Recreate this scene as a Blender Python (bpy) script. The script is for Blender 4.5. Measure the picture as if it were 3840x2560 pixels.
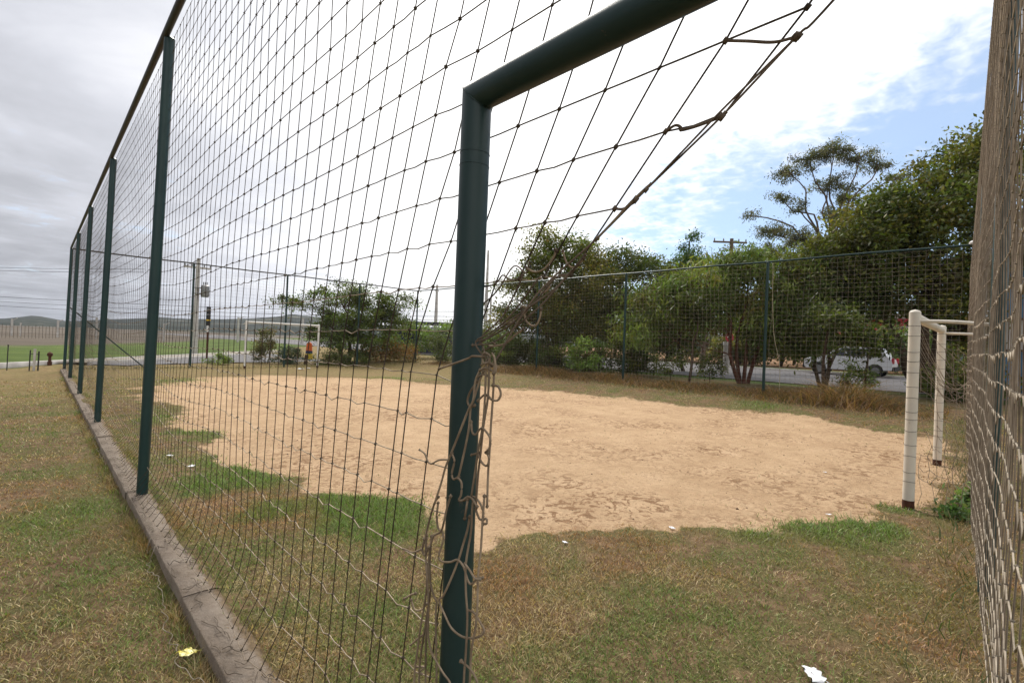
import bpy, math, random
import numpy as np
from mathutils import Vector, Matrix

for o in list(bpy.data.objects):
    bpy.data.objects.remove(o, do_unlink=True)
SC = bpy.context.scene
COL = SC.collection
random.seed(7)
RNG = np.random.default_rng(7)

# ------------------------------------------------------------------ camera
cam_d = bpy.data.cameras.new('camera')
cam_d.sensor_width = 36.0
cam_d.lens = 1820.0 / 3840.0 * 36.0
cam_d.clip_start = 0.05
cam_d.clip_end = 6000.0
cam = bpy.data.objects.new('camera', cam_d)
COL.objects.link(cam)
_r0 = Vector((0.714, -0.700, 0.0)).normalized()
_f0 = Vector((0.700, 0.714, 0.0)).normalized()
_z = Vector((0, 0, 1))
PITCH, ROLL = 0.003, 0.0393
_f = _f0 * math.cos(PITCH) + _z * math.sin(PITCH)
_u = _z * math.cos(PITCH) - _f0 * math.sin(PITCH)
_r = _r0 * math.cos(ROLL) + _u * math.sin(ROLL)
_u = _u * math.cos(ROLL) - _r0 * math.sin(ROLL)
M = Matrix(((_r.x, _u.x, -_f.x, 0.0), (_r.y, _u.y, -_f.y, 0.0), (_r.z, _u.z, -_f.z, 1.5), (0, 0, 0, 1)))
cam.matrix_world = M
SC.camera = cam

# ------------------------------------------------------------------ light
SUN_EL = math.radians(47)
_az = _f0 * math.cos(math.radians(20)) - _r0 * math.sin(math.radians(20))      # ahead, to the left
SUN_DIR = Vector((_az.x * math.cos(SUN_EL), _az.y * math.cos(SUN_EL), math.sin(SUN_EL)))
sl = bpy.data.lights.new('sun', 'SUN')
sl.energy = 2.25
sl.angle = math.radians(18)
sl.color = (1.0, 0.95, 0.88)
sun = bpy.data.objects.new('sun', sl)
COL.objects.link(sun)
sun.rotation_euler = SUN_DIR.to_track_quat('Z', 'Y').to_euler()

SC.view_settings.view_transform = 'Standard'
SC.view_settings.look = 'None'
SC.view_settings.exposure = 0.62
SC.view_settings.gamma = 1.0


def build_world():
    w = bpy.data.worlds.new('World')
    SC.world = w
    w.use_nodes = True
    nt = w.node_tree
    nt.nodes.clear()
    N = lambda t: nt.nodes.new(t)
    L = lambda a, b: nt.links.new(a, b)

    def math_(op, a, b=None, c=None):
        n = N('ShaderNodeMath')
        n.operation = op
        for i, x in enumerate((a, b, c)):
            if x is None:
                continue
            if isinstance(x, (int, float)):
                n.inputs[i].default_value = x
            else:
                L(x, n.inputs[i])
        return n.outputs[0]

    def sstep(x, lo, hi):
        n = N('ShaderNodeMapRange')
        n.interpolation_type = 'SMOOTHSTEP'
        L(x, n.inputs[0])
        n.inputs[1].default_value = lo
        n.inputs[2].default_value = hi
        return n.outputs[0]

    def dot_(vec, d):
        n = N('ShaderNodeVectorMath')
        n.operation = 'DOT_PRODUCT'
        L(vec, n.inputs[0])
        n.inputs[1].default_value = d
        return n.outputs['Value']

    tc = N('ShaderNodeTexCoord')
    gen = tc.outputs['Generated']
    sep = N('ShaderNodeSeparateXYZ')
    L(gen, sep.inputs[0])
    zc = math_('MAXIMUM', sep.outputs[2], 0.0)
    den = math_('ADD', zc, 0.10)
    comb = N('ShaderNodeCombineXYZ')
    L(math_('DIVIDE', sep.outputs[0], den), comb.inputs[0])
    L(math_('DIVIDE', sep.outputs[1], den), comb.inputs[1])
    P = comb.outputs[0]

    def noise(scale, detail, rough, off, dist=0.0, vec=None):
        mp = N('ShaderNodeMapping')
        mp.inputs['Location'].default_value = off
        L(vec or P, mp.inputs['Vector'])
        n = N('ShaderNodeTexNoise')
        n.inputs['Scale'].default_value = scale
        n.inputs['Detail'].default_value = detail
        n.inputs['Roughness'].default_value = rough
        n.inputs['Distortion'].default_value = dist
        L(mp.outputs[0], n.inputs['Vector'])
        return n.outputs[0]

    sky = N('ShaderNodeTexSky')
    sky.sky_type = 'NISHITA'
    sky.sun_disc = False
    sky.sun_elevation = SUN_EL
    sky.sun_rotation = math.atan2(SUN_DIR.x, SUN_DIR.y)
    sky.air_density = 1.0
    sky.dust_density = 0.6
    sky.ozone_density = 1.5
    n_big = noise(0.55, 5.0, 0.55, (1.3, 0.4, 0.0), 0.4)
    n_mid = noise(1.6, 6.0, 0.6, (4.1, 2.2, 0.0), 0.3)
    n_fine = noise(5.5, 6.0, 0.62, (0.0, 0.0, 3.0), 0.2)
    n_alto = noise(15.0, 3.0, 0.55, (2.0, 6.0, 0.0), 0.4)
    # nearness of the veiled sun lights the thin cloud in front of it
    ds = dot_(gen, SUN_DIR)
    glow = sstep(ds, 0.48, 0.96)
    # cloud brightness: grey deck, brighter where thin
    b = math_('ADD', math_('MULTIPLY', n_big, 0.55), math_('MULTIPLY', n_mid, 0.45))
    thin = sstep(b, 0.36, 0.62)
    left = sstep(dot_(gen, (-_r0.x, -_r0.y, 0.0)), -0.05, 0.75)        # the deck thickens on this side
    v = math_('ADD', math_('MULTIPLY', thin, 1.7), 5.6)
    v = math_('ADD', v, math_('MULTIPLY', glow, 3.2))
    v = math_('SUBTRACT', v, math_('MULTIPLY', left, 5.3))
    v = math_('ADD', v, 1.5)
    tint = N('ShaderNodeMix')
    tint.data_type = 'RGBA'
    L(sstep(v, 5.0, 9.5), tint.inputs[0])
    tint.inputs[6].default_value = (0.90, 0.92, 1.0, 1)
    tint.inputs[7].default_value = (1.0, 0.995, 0.985, 1)
    cl = N('ShaderNodeVectorMath')
    cl.operation = 'SCALE'
    L(tint.outputs[2], cl.inputs[0])
    L(v, cl.inputs['Scale'])
    # blue holes: opening on the right, plus a few small ones elsewhere
    right = dot_(gen, (_r0.x * 0.80 + _f0.x * 0.60, _r0.y * 0.80 + _f0.y * 0.60, 0.0))
    hole = math_('ADD', math_('MULTIPLY', sstep(right, 0.55, 0.97), 0.46), math_('MULTIPLY', n_mid, 0.62))
    hole = math_('ADD', hole, math_('MULTIPLY', n_fine, 0.30))
    hole = math_('ADD', hole, math_('MULTIPLY', math_('SUBTRACT', n_alto, 0.5), 0.28))
    hole = math_('SUBTRACT', hole, math_('MULTIPLY', sstep(sep.outputs[2], 0.20, 0.5), 0.27))
    hole = sstep(hole, 0.50, 0.80)
    skyb = N('ShaderNodeVectorMath')
    skyb.operation = 'MULTIPLY_ADD'
    L(sky.outputs[0], skyb.inputs[0])
    skyb.inputs[1].default_value = (0.55, 0.62, 0.70)
    skyb.inputs[2].default_value = (1.75, 2.2, 2.75)                     # thin veil over the blue
    mix = N('ShaderNodeMix')
    mix.data_type = 'RGBA'
    L(math_('MULTIPLY', hole, 0.92), mix.inputs[0])
    L(cl.outputs[0], mix.inputs[6])
    L(skyb.outputs[0], mix.inputs[7])
    bg = N('ShaderNodeBackground')
    bg.inputs['Strength'].default_value = 0.1
    L(mix.outputs[2], bg.inputs['Color'])
    out = N('ShaderNodeOutputWorld')
    L(bg.outputs[0], out.inputs['Surface'])


build_world()

# ------------------------------------------------------------------ helpers


def tag(o, label=None, cat=None, group=None, kind=None):
    if label:
        o['label'] = label
    if cat:
        o['category'] = cat
    if group:
        o['group'] = group
    if kind:
        o['kind'] = kind
    return o


def empty(name, loc=(0, 0, 0), rz=0.0):
    o = bpy.data.objects.new(name, None)
    COL.objects.link(o)
    o.location = loc
    o.rotation_euler = (0, 0, rz)
    o.empty_display_size = 0.1
    return o


class MB:
    """collects vertices and faces for one mesh"""

    def __init__(self):
        self.v, self.f, self.c, self.n = [], [], [], 0
        self.has_col = False

    def add(self, v, f, col=None):
        v = np.asarray(v, dtype=float).reshape(-1, 3)
        self.v.append(v)
        for a in f:
            a = np.asarray(a)
            self.f.append((a + self.n))
        if col is not None:
            self.has_col = True
            c = np.asarray(col, dtype=float)
            if c.ndim == 1:
                c = np.tile(c, (len(v), 1))
            self.c.append(c)
        self.n += len(v)
        return self

    def box(self, lo, hi):
        x0, y0, z0 = lo
        x1, y1, z1 = hi
        v = [(x0, y0, z0), (x1, y0, z0), (x1, y1, z0), (x0, y1, z0), (x0, y0, z1), (x1, y0, z1), (x1, y1, z1), (x0, y1, z1)]
        self.add(v, [np.array([(0, 3, 2, 1), (4, 5, 6, 7), (0, 1, 5, 4), (1, 2, 6, 5), (2, 3, 7, 6), (3, 0, 4, 7)])])
        return self

    def tube(self, pts, r, sides=8, cap=True, col=None):
        pts = np.asarray(pts, dtype=float)
        n = len(pts)
        rr = np.full(n, r) if np.isscalar(r) else np.asarray(r, dtype=float)
        t = np.gradient(pts, axis=0)
        t /= np.linalg.norm(t, axis=1)[:, None] + 1e-12
        d = pts[-1] - pts[0]
        ref = np.array([0, 0, 1.0]) if abs(d[2]) < 0.75 * (np.linalg.norm(d) + 1e-9) else np.array([1.0, 0.13, 0])
        a = np.cross(t, ref)
        a /= np.linalg.norm(a, axis=1)[:, None] + 1e-9
        b = np.cross(t, a)
        ang = np.arange(sides) * 2 * math.pi / sides + math.pi / sides
        ring = a[:, None, :] * np.cos(ang)[None, :, None] + b[:, None, :] * np.sin(ang)[None, :, None]
        v = (pts[:, None, :] + ring * rr[:, None, None]).reshape(-1, 3)
        i = np.arange(n - 1)[:, None] * sides
        j = np.arange(sides)[None, :]
        k = (np.arange(sides)[None, :] + 1) % sides
        q = np.stack([i + j, i + k, i + sides + k, i + sides + j], axis=-1).reshape(-1, 4)
        faces = [q]
        if cap:
            faces += [np.arange(sides)[None, ::-1], (np.arange(sides) + (n - 1) * sides)[None, :]]
        self.add(v, faces, col)
        return self

    def build(self, name, mat=None, parent=None, smooth=False, loc=None, rz=None):
        me = bpy.data.meshes.new(name)
        V = np.concatenate(self.v) if self.v else np.zeros((0, 3))
        loops, starts, tot = [], [], 0
        sizes = []
        for a in self.f:
            a = np.atleast_2d(a)
            loops.append(a.reshape(-1))
            sizes.append(np.full(len(a), a.shape[1]))
        Lp = np.concatenate(loops).astype(np.int32)
        sz = np.concatenate(sizes).astype(np.int32)
        st = np.concatenate([[0], np.cumsum(sz)[:-1]]).astype(np.int32)
        me.vertices.add(len(V))
        me.vertices.foreach_set('co', V.astype(np.float32).reshape(-1))
        me.loops.add(len(Lp))
        me.loops.foreach_set('vertex_index', Lp)
        me.polygons.add(len(sz))
        me.polygons.foreach_set('loop_start', st)
        me.polygons.foreach_set('loop_total', sz)
        if smooth:
            me.polygons.foreach_set('use_smooth', np.ones(len(sz), dtype=bool))
        if self.has_col:
            C = np.concatenate(self.c)
            at = me.color_attributes.new('col', 'FLOAT_COLOR', 'POINT')
            at.data.foreach_set('color', np.c_[C[:, :3], np.ones(len(C))].astype(np.float32).reshape(-1))
        me.update(calc_edges=True)
        me.validate()
        if mat:
            me.materials.append(mat)
        o = bpy.data.objects.new(name, me)
        COL.objects.link(o)
        if parent:
            o.parent = parent
        if loc is not None:
            o.location = loc
        if rz is not None:
            o.rotation_euler = (0, 0, rz)
        return o


def copy_tree(o, parent=None):
    c = o.copy()
    COL.objects.link(c)
    c.parent = parent
    for ch in list(o.children):
        copy_tree(ch, c)
    return c


def cyl_pts(p0, p1, n=2):
    p0, p1 = np.array(p0, float), np.array(p1, float)
    return p0 + (p1 - p0) * np.linspace(0, 1, n)[:, None]


def smooth_path(pts, k=4):
    """Catmull-Rom through the points"""
    p = np.asarray(pts, float)
    p = np.vstack([2 * p[0] - p[1], p, 2 * p[-1] - p[-2]])
    out = []
    for i in range(1, len(p) - 2):
        for t in np.linspace(0, 1, k, endpoint=False):
            a, b, c, d = p[i - 1], p[i], p[i + 1], p[i + 2]
            out.append(0.5 * ((2 * b) + (c - a) * t + (2 * a - 5 * b + 4 * c - d) * t * t + (-a + 3 * b - 3 * c + d) * t ** 3))
    out.append(p[-2])
    return np.array(out)


def vnoise(x, y, seed=0):
    """smooth value noise in numpy"""
    x, y = np.asarray(x, float), np.asarray(y, float)
    xi, yi = np.floor(x).astype(int), np.floor(y).astype(int)
    fx, fy = x - xi, y - yi
    fx, fy = fx * fx * (3 - 2 * fx), fy * fy * (3 - 2 * fy)

    def hsh(a, b):
        n = (a * 374761393 + b * 668265263 + seed * 1442695041) & 0x7fffffff
        n = ((n ^ (n >> 13)) * 1274126177) & 0x7fffffff
        return ((n ^ (n >> 16)) & 0xffff) / 65535.0
    a, b = hsh(xi, yi), hsh(xi + 1, yi)
    c, d = hsh(xi, yi + 1), hsh(xi + 1, yi + 1)
    return (a * (1 - fx) + b * fx) * (1 - fy) + (c * (1 - fx) + d * fx) * fy


def fbm(x, y, seed=0, o=4):
    s, a, t = 0, 1.0, 0
    for i in range(o):
        s = s + a * vnoise(np.asarray(x) * 2 ** i, np.asarray(y) * 2 ** i, seed + i * 17)
        t += a
        a *= 0.5
    return s / t


def sm(x, lo, hi):
    t = np.clip((np.asarray(x, float) - lo) / (hi - lo), 0, 1)
    return t * t * (3 - 2 * t)

# ------------------------------------------------------------------ materials


class Mat:
    def __init__(self, name):
        self.m = bpy.data.materials.new(name)
        self.m.use_nodes = True
        self.nt = self.m.node_tree
        self.nt.nodes.clear()
        self.out = self.N('ShaderNodeOutputMaterial')

    def N(self, t):
        return self.nt.nodes.new(t)

    def L(self, a, b):
        self.nt.links.new(a, b)

    def pos(self):
        g = self.N('ShaderNodeNewGeometry')
        return g.outputs['Position']

    def obj(self):
        return self.N('ShaderNodeTexCoord').outputs['Object']

    def noise(self, scale, detail=5.0, rough=0.55, vec=None, dist=0.0, stretch=None):
        n = self.N('ShaderNodeTexNoise')
        n.inputs['Scale'].default_value = scale
        n.inputs['Detail'].default_value = detail
        n.inputs['Roughness'].default_value = rough
        n.inputs['Distortion'].default_value = dist
        v = vec or self.pos()
        if stretch:
            mp = self.N('ShaderNodeMapping')
            mp.inputs['Scale'].default_value = stretch
            self.L(v, mp.inputs['Vector'])
            v = mp.outputs[0]
        self.L(v, n.inputs['Vector'])
        return n.outputs[0]

    def math(self, op, a, b=None, clamp=False):
        n = self.N('ShaderNodeMath')
        n.operation = op
        n.use_clamp = clamp
        for i, x in enumerate((a, b)):
            if x is None:
                continue
            if isinstance(x, (int, float)):
                n.inputs[i].default_value = x
            else:
                self.L(x, n.inputs[i])
        return n.outputs[0]

    def sstep(self, x, lo, hi):
        n = self.N('ShaderNodeMapRange')
        n.interpolation_type = 'SMOOTHSTEP'
        self.L(x, n.inputs[0])
        n.inputs[1].default_value = lo
        n.inputs[2].default_value = hi
        return n.outputs[0]

    def dot(self, vec, d):
        n = self.N('ShaderNodeVectorMath')
        n.operation = 'DOT_PRODUCT'
        self.L(vec, n.inputs[0])
        n.inputs[1].default_value = d
        return n.outputs['Value']

    def mix(self, f, a, b, mode='MIX'):
        n = self.N('ShaderNodeMix')
        n.data_type = 'RGBA'
        n.blend_type = mode
        for idx, x in ((0, f), (6, a), (7, b)):
            if isinstance(x, (int, float)):
                n.inputs[idx].default_value = x
            elif isinstance(x, tuple):
                n.inputs[idx].default_value = (*x, 1)
            else:
                self.L(x, n.inputs[idx])
        return n.outputs[2]

    def ramp(self, x, stops):
        n = self.N('ShaderNodeValToRGB')
        e = n.color_ramp.elements
        while len(e) < len(stops):
            e.new(0.5)
        for k, (p, c) in zip(e, stops):
            k.position = p
            k.color = (*c, 1)
        self.L(x, n.inputs[0])
        return n.outputs[0]

    def attr(self, name):
        n = self.N('ShaderNodeAttribute')
        n.attribute_name = name
        return n.outputs

    def bump(self, h, strength=0.3, dist=0.02):
        n = self.N('ShaderNodeBump')
        n.inputs['Strength'].default_value = strength
        n.inputs['Distance'].default_value = dist
        self.L(h, n.inputs['Height'])
        return n.outputs[0]

    def principled(self, col, rough=0.8, metal=0.0, spec=0.3, bump=None):
        p = self.N('ShaderNodeBsdfPrincipled')
        for k, x in (('Base Color', col), ('Roughness', rough), ('Metallic', metal), ('Specular IOR Level', spec)):
            if isinstance(x, (int, float)):
                p.inputs[k].default_value = x
            elif isinstance(x, tuple):
                p.inputs[k].default_value = (*x, 1)
            else:
                self.L(x, p.inputs[k])
        if bump:
            self.L(bump, p.inputs['Normal'])
        self.L(p.outputs[0], self.out.inputs['Surface'])
        return self.m


def simple(name, a, b, scale=6.0, rough=0.75, metal=0.0, spec=0.3, bump=0.0, stretch=None, objspace=True):
    m = Mat(name)
    v = m.obj() if objspace else m.pos()
    n = m.noise(scale, 6.0, 0.6, v, 0.0, stretch)
    c = m.mix(m.sstep(n, 0.35, 0.65), a, b)
    bp = m.bump(n, bump, 0.01) if bump else None
    return m.principled(c, rough, metal, spec, bp)


def worn_paint(name, base, alt, wear, scale, lo, hi, rough=0.5):
    m = Mat(name)
    v = m.obj()
    c = m.mix(m.sstep(m.noise(4.0, 4, 0.6, v), 0.35, 0.7), base, alt)
    w = m.sstep(m.noise(scale, 7, 0.7, v, 0.5), lo, hi)
    c = m.mix(w, c, wear)
    r = m.math('ADD', m.math('MULTIPLY', w, 0.3), rough)
    return m.principled(c, r, 0.0, 0.35, m.bump(m.noise(60, 3, 0.6, v), 0.08, 0.002))


M_GREEN = worn_paint('green_post_paint', (0.010, 0.034, 0.033), (0.014, 0.042, 0.038), (0.07, 0.06, 0.05), 11.0, 0.66, 0.74, 0.38)
M_GATE = worn_paint('gate_paint', (0.012, 0.034, 0.033), (0.018, 0.040, 0.038), (0.10, 0.075, 0.06), 14.0, 0.66, 0.72, 0.42)
M_RAIL = worn_paint('rail_paint', (0.030, 0.022, 0.017), (0.022, 0.026, 0.022), (0.09, 0.05, 0.03), 8.0, 0.6, 0.75, 0.5)
M_CORD = simple('net_cord', (0.26, 0.215, 0.165), (0.15, 0.125, 0.10), 9.0, 0.95, 0, 0.1)
M_CORD_V = simple('net_cord_dark', (0.13, 0.10, 0.075), (0.07, 0.058, 0.047), 7.0, 0.95, 0, 0.1)
M_CORD_OLD = simple('old_net_cord', (0.40, 0.33, 0.25), (0.25, 0.205, 0.155), 16.0, 0.95, 0, 0.1)
M_CORD_GREY = simple('weathered_net_cord', (0.30, 0.26, 0.205), (0.19, 0.165, 0.13), 4.0, 0.95, 0, 0.1)
M_GOAL = worn_paint('goal_paint', (0.72, 0.66, 0.55), (0.62, 0.58, 0.50), (0.23, 0.16, 0.10), 16.0, 0.63, 0.74, 0.5)
M_WHITE = worn_paint('white_paint', (0.72, 0.70, 0.66), (0.62, 0.60, 0.56), (0.35, 0.28, 0.2), 9.0, 0.66, 0.78, 0.5)
M_RUST = simple('rust', (0.10, 0.038, 0.020), (0.05, 0.022, 0.015), 20.0, 0.9)
M_CONC = simple('concrete', (0.36, 0.315, 0.27), (0.25, 0.215, 0.18), 5.0, 0.92, 0, 0.2, 0.35)
M_CONC_PALE = simple('pale_concrete', (0.52, 0.49, 0.45), (0.40, 0.37, 0.34), 3.0, 0.9, 0, 0.2, 0.2)
M_BARK = simple('bark', (0.10, 0.07, 0.048), (0.055, 0.038, 0.028), 9.0, 0.95, 0, 0.1, 0.6, (4, 4, 0.7))
M_BARK_RED = simple('red_bark', (0.17, 0.075, 0.05), (0.09, 0.045, 0.033), 9.0, 0.9, 0, 0.1, 0.4, (4, 4, 0.7))
M_BARK_PALE = simple('pale_bark', (0.20, 0.155, 0.115), (0.11, 0.08, 0.06), 7.0, 0.9, 0, 0.1, 0.4, (4, 4, 0.7))
M_STEEL = simple('grey_steel', (0.30, 0.30, 0.30), (0.22, 0.22, 0.22), 8.0, 0.45, 0.4)
M_BLACK = simple('black_rubber', (0.02, 0.02, 0.021), (0.03, 0.03, 0.03), 9.0, 0.7)
M_WIRE = simple('wire', (0.03, 0.03, 0.032), (0.05, 0.05, 0.052), 3.0, 0.6)
M_GLASS = simple('dark_glass', (0.02, 0.025, 0.03), (0.03, 0.035, 0.04), 2.0, 0.08, 0, 0.6)
M_CARPAINT = simple('white_car_paint', (0.74, 0.74, 0.75), (0.70, 0.70, 0.71), 2.0, 0.25, 0, 0.5)
M_RED = simple('red_paint', (0.50, 0.03, 0.05), (0.42, 0.025, 0.04), 3.0, 0.5)
M_ORANGE = simple('orange_plastic', (0.75, 0.16, 0.03), (0.66, 0.13, 0.03), 3.0, 0.5)
M_YELLOW = simple('yellow_plastic', (0.75, 0.50, 0.03), (0.66, 0.42, 0.03), 3.0, 0.5)
M_NAVY = simple('navy_plastic', (0.02, 0.03, 0.09), (0.03, 0.035, 0.07), 3.0, 0.6)
M_BLUE = worn_paint('blue_siding', (0.09, 0.22, 0.37), (0.07, 0.17, 0.30), (0.25, 0.24, 0.22), 3.0, 0.62, 0.8, 0.5)
M_DARKROOF = simple('dark_roof', (0.04, 0.042, 0.05), (0.06, 0.06, 0.065), 2.0, 0.7)
M_PLASTER = simple('plaster', (0.66, 0.64, 0.61), (0.56, 0.54, 0.51), 1.2, 0.9)


def leaf_mat(name, trans=0.35):
    m = Mat(name)
    c = m.attr('col')['Color']
    d = m.N('ShaderNodeBsdfPrincipled')
    m.L(c, d.inputs['Base Color'])
    d.inputs['Roughness'].default_value = 0.5
    d.inputs['Specular IOR Level'].default_value = 0.3
    t = m.N('ShaderNodeBsdfTranslucent')
    tc = m.mix(1.0, c, (1.1, 1.25, 0.55), 'MULTIPLY')
    m.L(tc, t.inputs['Color'])
    mx = m.N('ShaderNodeMixShader')
    mx.inputs[0].default_value = trans
    m.L(d.outputs[0], mx.inputs[1])
    m.L(t.outputs[0], mx.inputs[2])
    m.L(mx.outputs[0], m.out.inputs['Surface'])
    return m.m


M_LEAF = leaf_mat('leaf')
M_BLADE = leaf_mat('grass_blade', 0.3)

# ------------------------------------------------------------------ ground
SAND = np.array([(2.13, 15.47), (4.14, 17.99), (5.88, 18.6), (9.42, 15.6), (12.11, 9.3), (12.9, 3.5), (12.2, 1.3), (10.71, 0.55), (6.97, 0.42),
                 (6.33, 0.5), (5.81, 0.75), (4.91, 1.59), (4.41, 1.64), (3.76, 1.93), (3.26, 2.37), (2.89, 2.62), (2.43, 2.73), (2.47, 3.41),
                 (2.68, 3.99), (1.84, 4.53), (1.59, 6.16), (1.92, 9.99)])


def sand_sd(x, y):
    """signed distance to the sand outline, negative inside"""
    x, y = np.asarray(x, float), np.asarray(y, float)
    d = np.full(x.shape, 1e9)
    ins = np.zeros(x.shape, bool)
    n = len(SAND)
    for i in range(n):
        a, b = SAND[i], SAND[(i + 1) % n]
        e = b - a
        t = np.clip(((x - a[0]) * e[0] + (y - a[1]) * e[1]) / (e @ e), 0, 1)
        d = np.minimum(d, np.hypot(x - a[0] - t * e[0], y - a[1] - t * e[1]))
        c = (a[1] > y) != (b[1] > y)
        with np.errstate(divide='ignore', invalid='ignore'):
            xi = a[0] + (y - a[1]) / (e[1] if e[1] else 1e-9) * e[0]
        ins ^= c & (x < xi)
    return np.where(ins, -d, d)


def sand_amount(x, y):
    sd = sand_sd(x, y)
    far = sm(np.hypot(x, y), 7, 14)
    w = 0.45 + 1.6 * far
    nz = (fbm(x * 1.1, y * 1.1, 3, 4) - 0.5) * (1.3 + 1.2 * far) + (vnoise(x * 7, y * 7, 9) - 0.5) * 0.25
    return 1 - sm(sd + nz * 0.75, -w * 0.6, w * 0.6)


TUFTS = [(2.15, 3.95, 0.55, 1.0), (2.45, 3.75, 0.4, 1.0), (2.0, 3.5, 0.45, 0.7), (4.95, 1.35, 0.6, 1.0), (5.35, 1.0, 0.5, 1.0), (4.55, 1.5, 0.4, 0.9),
         (1.5, 5.4, 0.5, 0.9), (1.9, 6.2, 0.6, 0.8), (2.1, 8.3, 0.7, 0.8), (1.7, 9.8, 0.6, 0.6), (13.6, 4.5, 0.7, 0.7), (9.6, 16.4, 0.9, 0.9),
         (3.2, 16.5, 1.2, 0.5), (6.2, 0.75, 0.25, 0.6), (1.45, 4.3, 0.35, 0.7), (0.2, 5.6, 0.45, 0.35), (-0.1, 1.9, 0.4, 0.4), (-0.9, 4.2, 0.5, 0.3)]


def lush(x, y):
    a = np.zeros(np.shape(x))
    for tx, ty, r, s in TUFTS:
        dd = np.hypot(np.asarray(x) - tx, np.asarray(y) - ty) / r
        a = np.maximum(a, s * (1 - sm(dd + (fbm(np.asarray(x) * 3, np.asarray(y) * 3, 21, 3) - 0.5) * 0.9, 0.4, 1.15)))
    return a


def H(x, y):
    x, y = np.asarray(x, float), np.asarray(y, float)
    near = 1 - sm(np.abs(x - 6), 12, 16)
    z = 0.22 * sm(x, 11.5, 15) + 0.11 * sm(x, 15, 19.5)
    z = z + near * ((fbm(x * 0.45, y * 0.45, 5, 3) - 0.5) * 0.07 + (vnoise(x * 2.3, y * 2.3, 8) - 0.5) * 0.022)
    z = z - 0.085 * (1 - sm(x, 0.62, 0.72)) * (1 - sm(y, 23, 27))
    z = z + 0.16 * np.exp(-((x - 15.5) / 0.55) ** 2) * sm(y, -1, 1) * (1 - sm(y, 19, 22)) * (0.5 + fbm(x * 0.9, y * 0.9, 31, 3))
    z = z - 0.03 * sand_amount(x, y) * (np.abs(x - 6) < 12)
    return z


def axis(lo, hi, step, far, grow=1.22):
    a = list(np.arange(lo, hi + 1e-6, step))
    s = step
    b = hi
    while b < far:
        s *= grow
        b += s
        a.append(b)
    s, b = step, lo
    pre = []
    while b > -far:
        s *= grow
        b -= s
        pre.append(b)
    return np.array(pre[::-1] + a)


gx, gy = axis(-3, 17, 0.1, 2600), axis(-1.5, 23, 0.1, 2600)
GX, GY = np.meshgrid(gx, gy)
GZ = H(GX, GY)
GZ = np.where((np.hypot(GX, GY) > 40), np.minimum(GZ, 0.33 * sm(GX, 11, 20)), GZ)
mb = MB()
nx, ny = len(gx), len(gy)
i = np.arange(ny - 1)[:, None] * nx + np.arange(nx - 1)[None, :]
q = np.stack([i, i + 1, i + nx + 1, i + nx], -1).reshape(-1, 4)
col = np.stack([sand_amount(GX, GY) * ((GX > 0.7) & (GX < 15) & (GY < 23)), lush(GX, GY), fbm(GX * 0.8, GY * 0.8, 12, 4)], -1).reshape(-1, 3)
mb.add(np.stack([GX, GY, GZ], -1).reshape(-1, 3), [q], col)

m = Mat('ground')
P = m.pos()
at = m.attr('col')
sp = m.N('ShaderNodeSeparateColor')
m.L(at['Color'], sp.inputs[0])
n1, n2, n3 = m.noise(1.3, 6, 0.6, P), m.noise(9.0, 6, 0.65, P), m.noise(55.0, 4, 0.7, P)
soil = m.ramp(n2, [(0.30, (0.115, 0.070, 0.040)), (0.50, (0.20, 0.13, 0.074)), (0.70, (0.32, 0.215, 0.125))])
gr = m.ramp(n3, [(0.32, (0.055, 0.060, 0.020)), (0.5, (0.13, 0.125, 0.045)), (0.68, (0.26, 0.215, 0.10))])
gm = m.math('ADD', m.math('MULTIPLY', n1, 0.55), m.math('MULTIPLY', m.noise(4.0, 5, 0.6, P), 0.55))
gm = m.math('ADD', gm, m.math('MULTIPLY', sp.outputs[1], 0.35))
lawn = m.mix(m.sstep(gm, 0.44, 0.66), soil, gr)
s1 = m.noise(2.2, 6, 0.62, P)
s2 = m.noise(14.0, 7, 0.7, P, 0.6)
sand = m.ramp(s1, [(0.30, (0.47, 0.315, 0.185)), (0.55, (0.57, 0.395, 0.24)), (0.75, (0.63, 0.445, 0.28))])
patch = m.sstep(m.noise(0.55, 4, 0.6, P), 0.42, 0.62)
s2b = m.noise(7.5, 7, 0.72, P, 1.2)
sand = m.mix(m.math('MULTIPLY', m.sstep(s2b, 0.495, 0.56), m.math('ADD', m.math('MULTIPLY', patch, 0.80), 0.05)), sand, (0.24, 0.135, 0.07))
sand = m.mix(m.math('MULTIPLY', m.sstep(s2, 0.62, 0.70), 0.5), sand, (0.28, 0.165, 0.09))
sand = m.mix(m.math('MULTIPLY', m.sstep(m.noise(28, 6, 0.75, P, 0.8), 0.565, 0.61), 0.5), sand, (0.19, 0.105, 0.055))
base = m.mix(m.sstep(m.math('ADD', sp.outputs[0], m.math('MULTIPLY', m.math('SUBTRACT', n2, 0.5), 0.7)), 0.38, 0.62), lawn, sand)
dryb = m.math('MULTIPLY', m.sstep(m.dot(P, (0, 1, 0)), 11.0, 17.0), m.math('SUBTRACT', 1.0, sp.outputs[0]))
base = m.mix(m.math('MULTIPLY', dryb, 0.55), base, m.ramp(n2, [(0.3, (0.20, 0.145, 0.06)), (0.7, (0.36, 0.27, 0.12))]))
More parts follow.
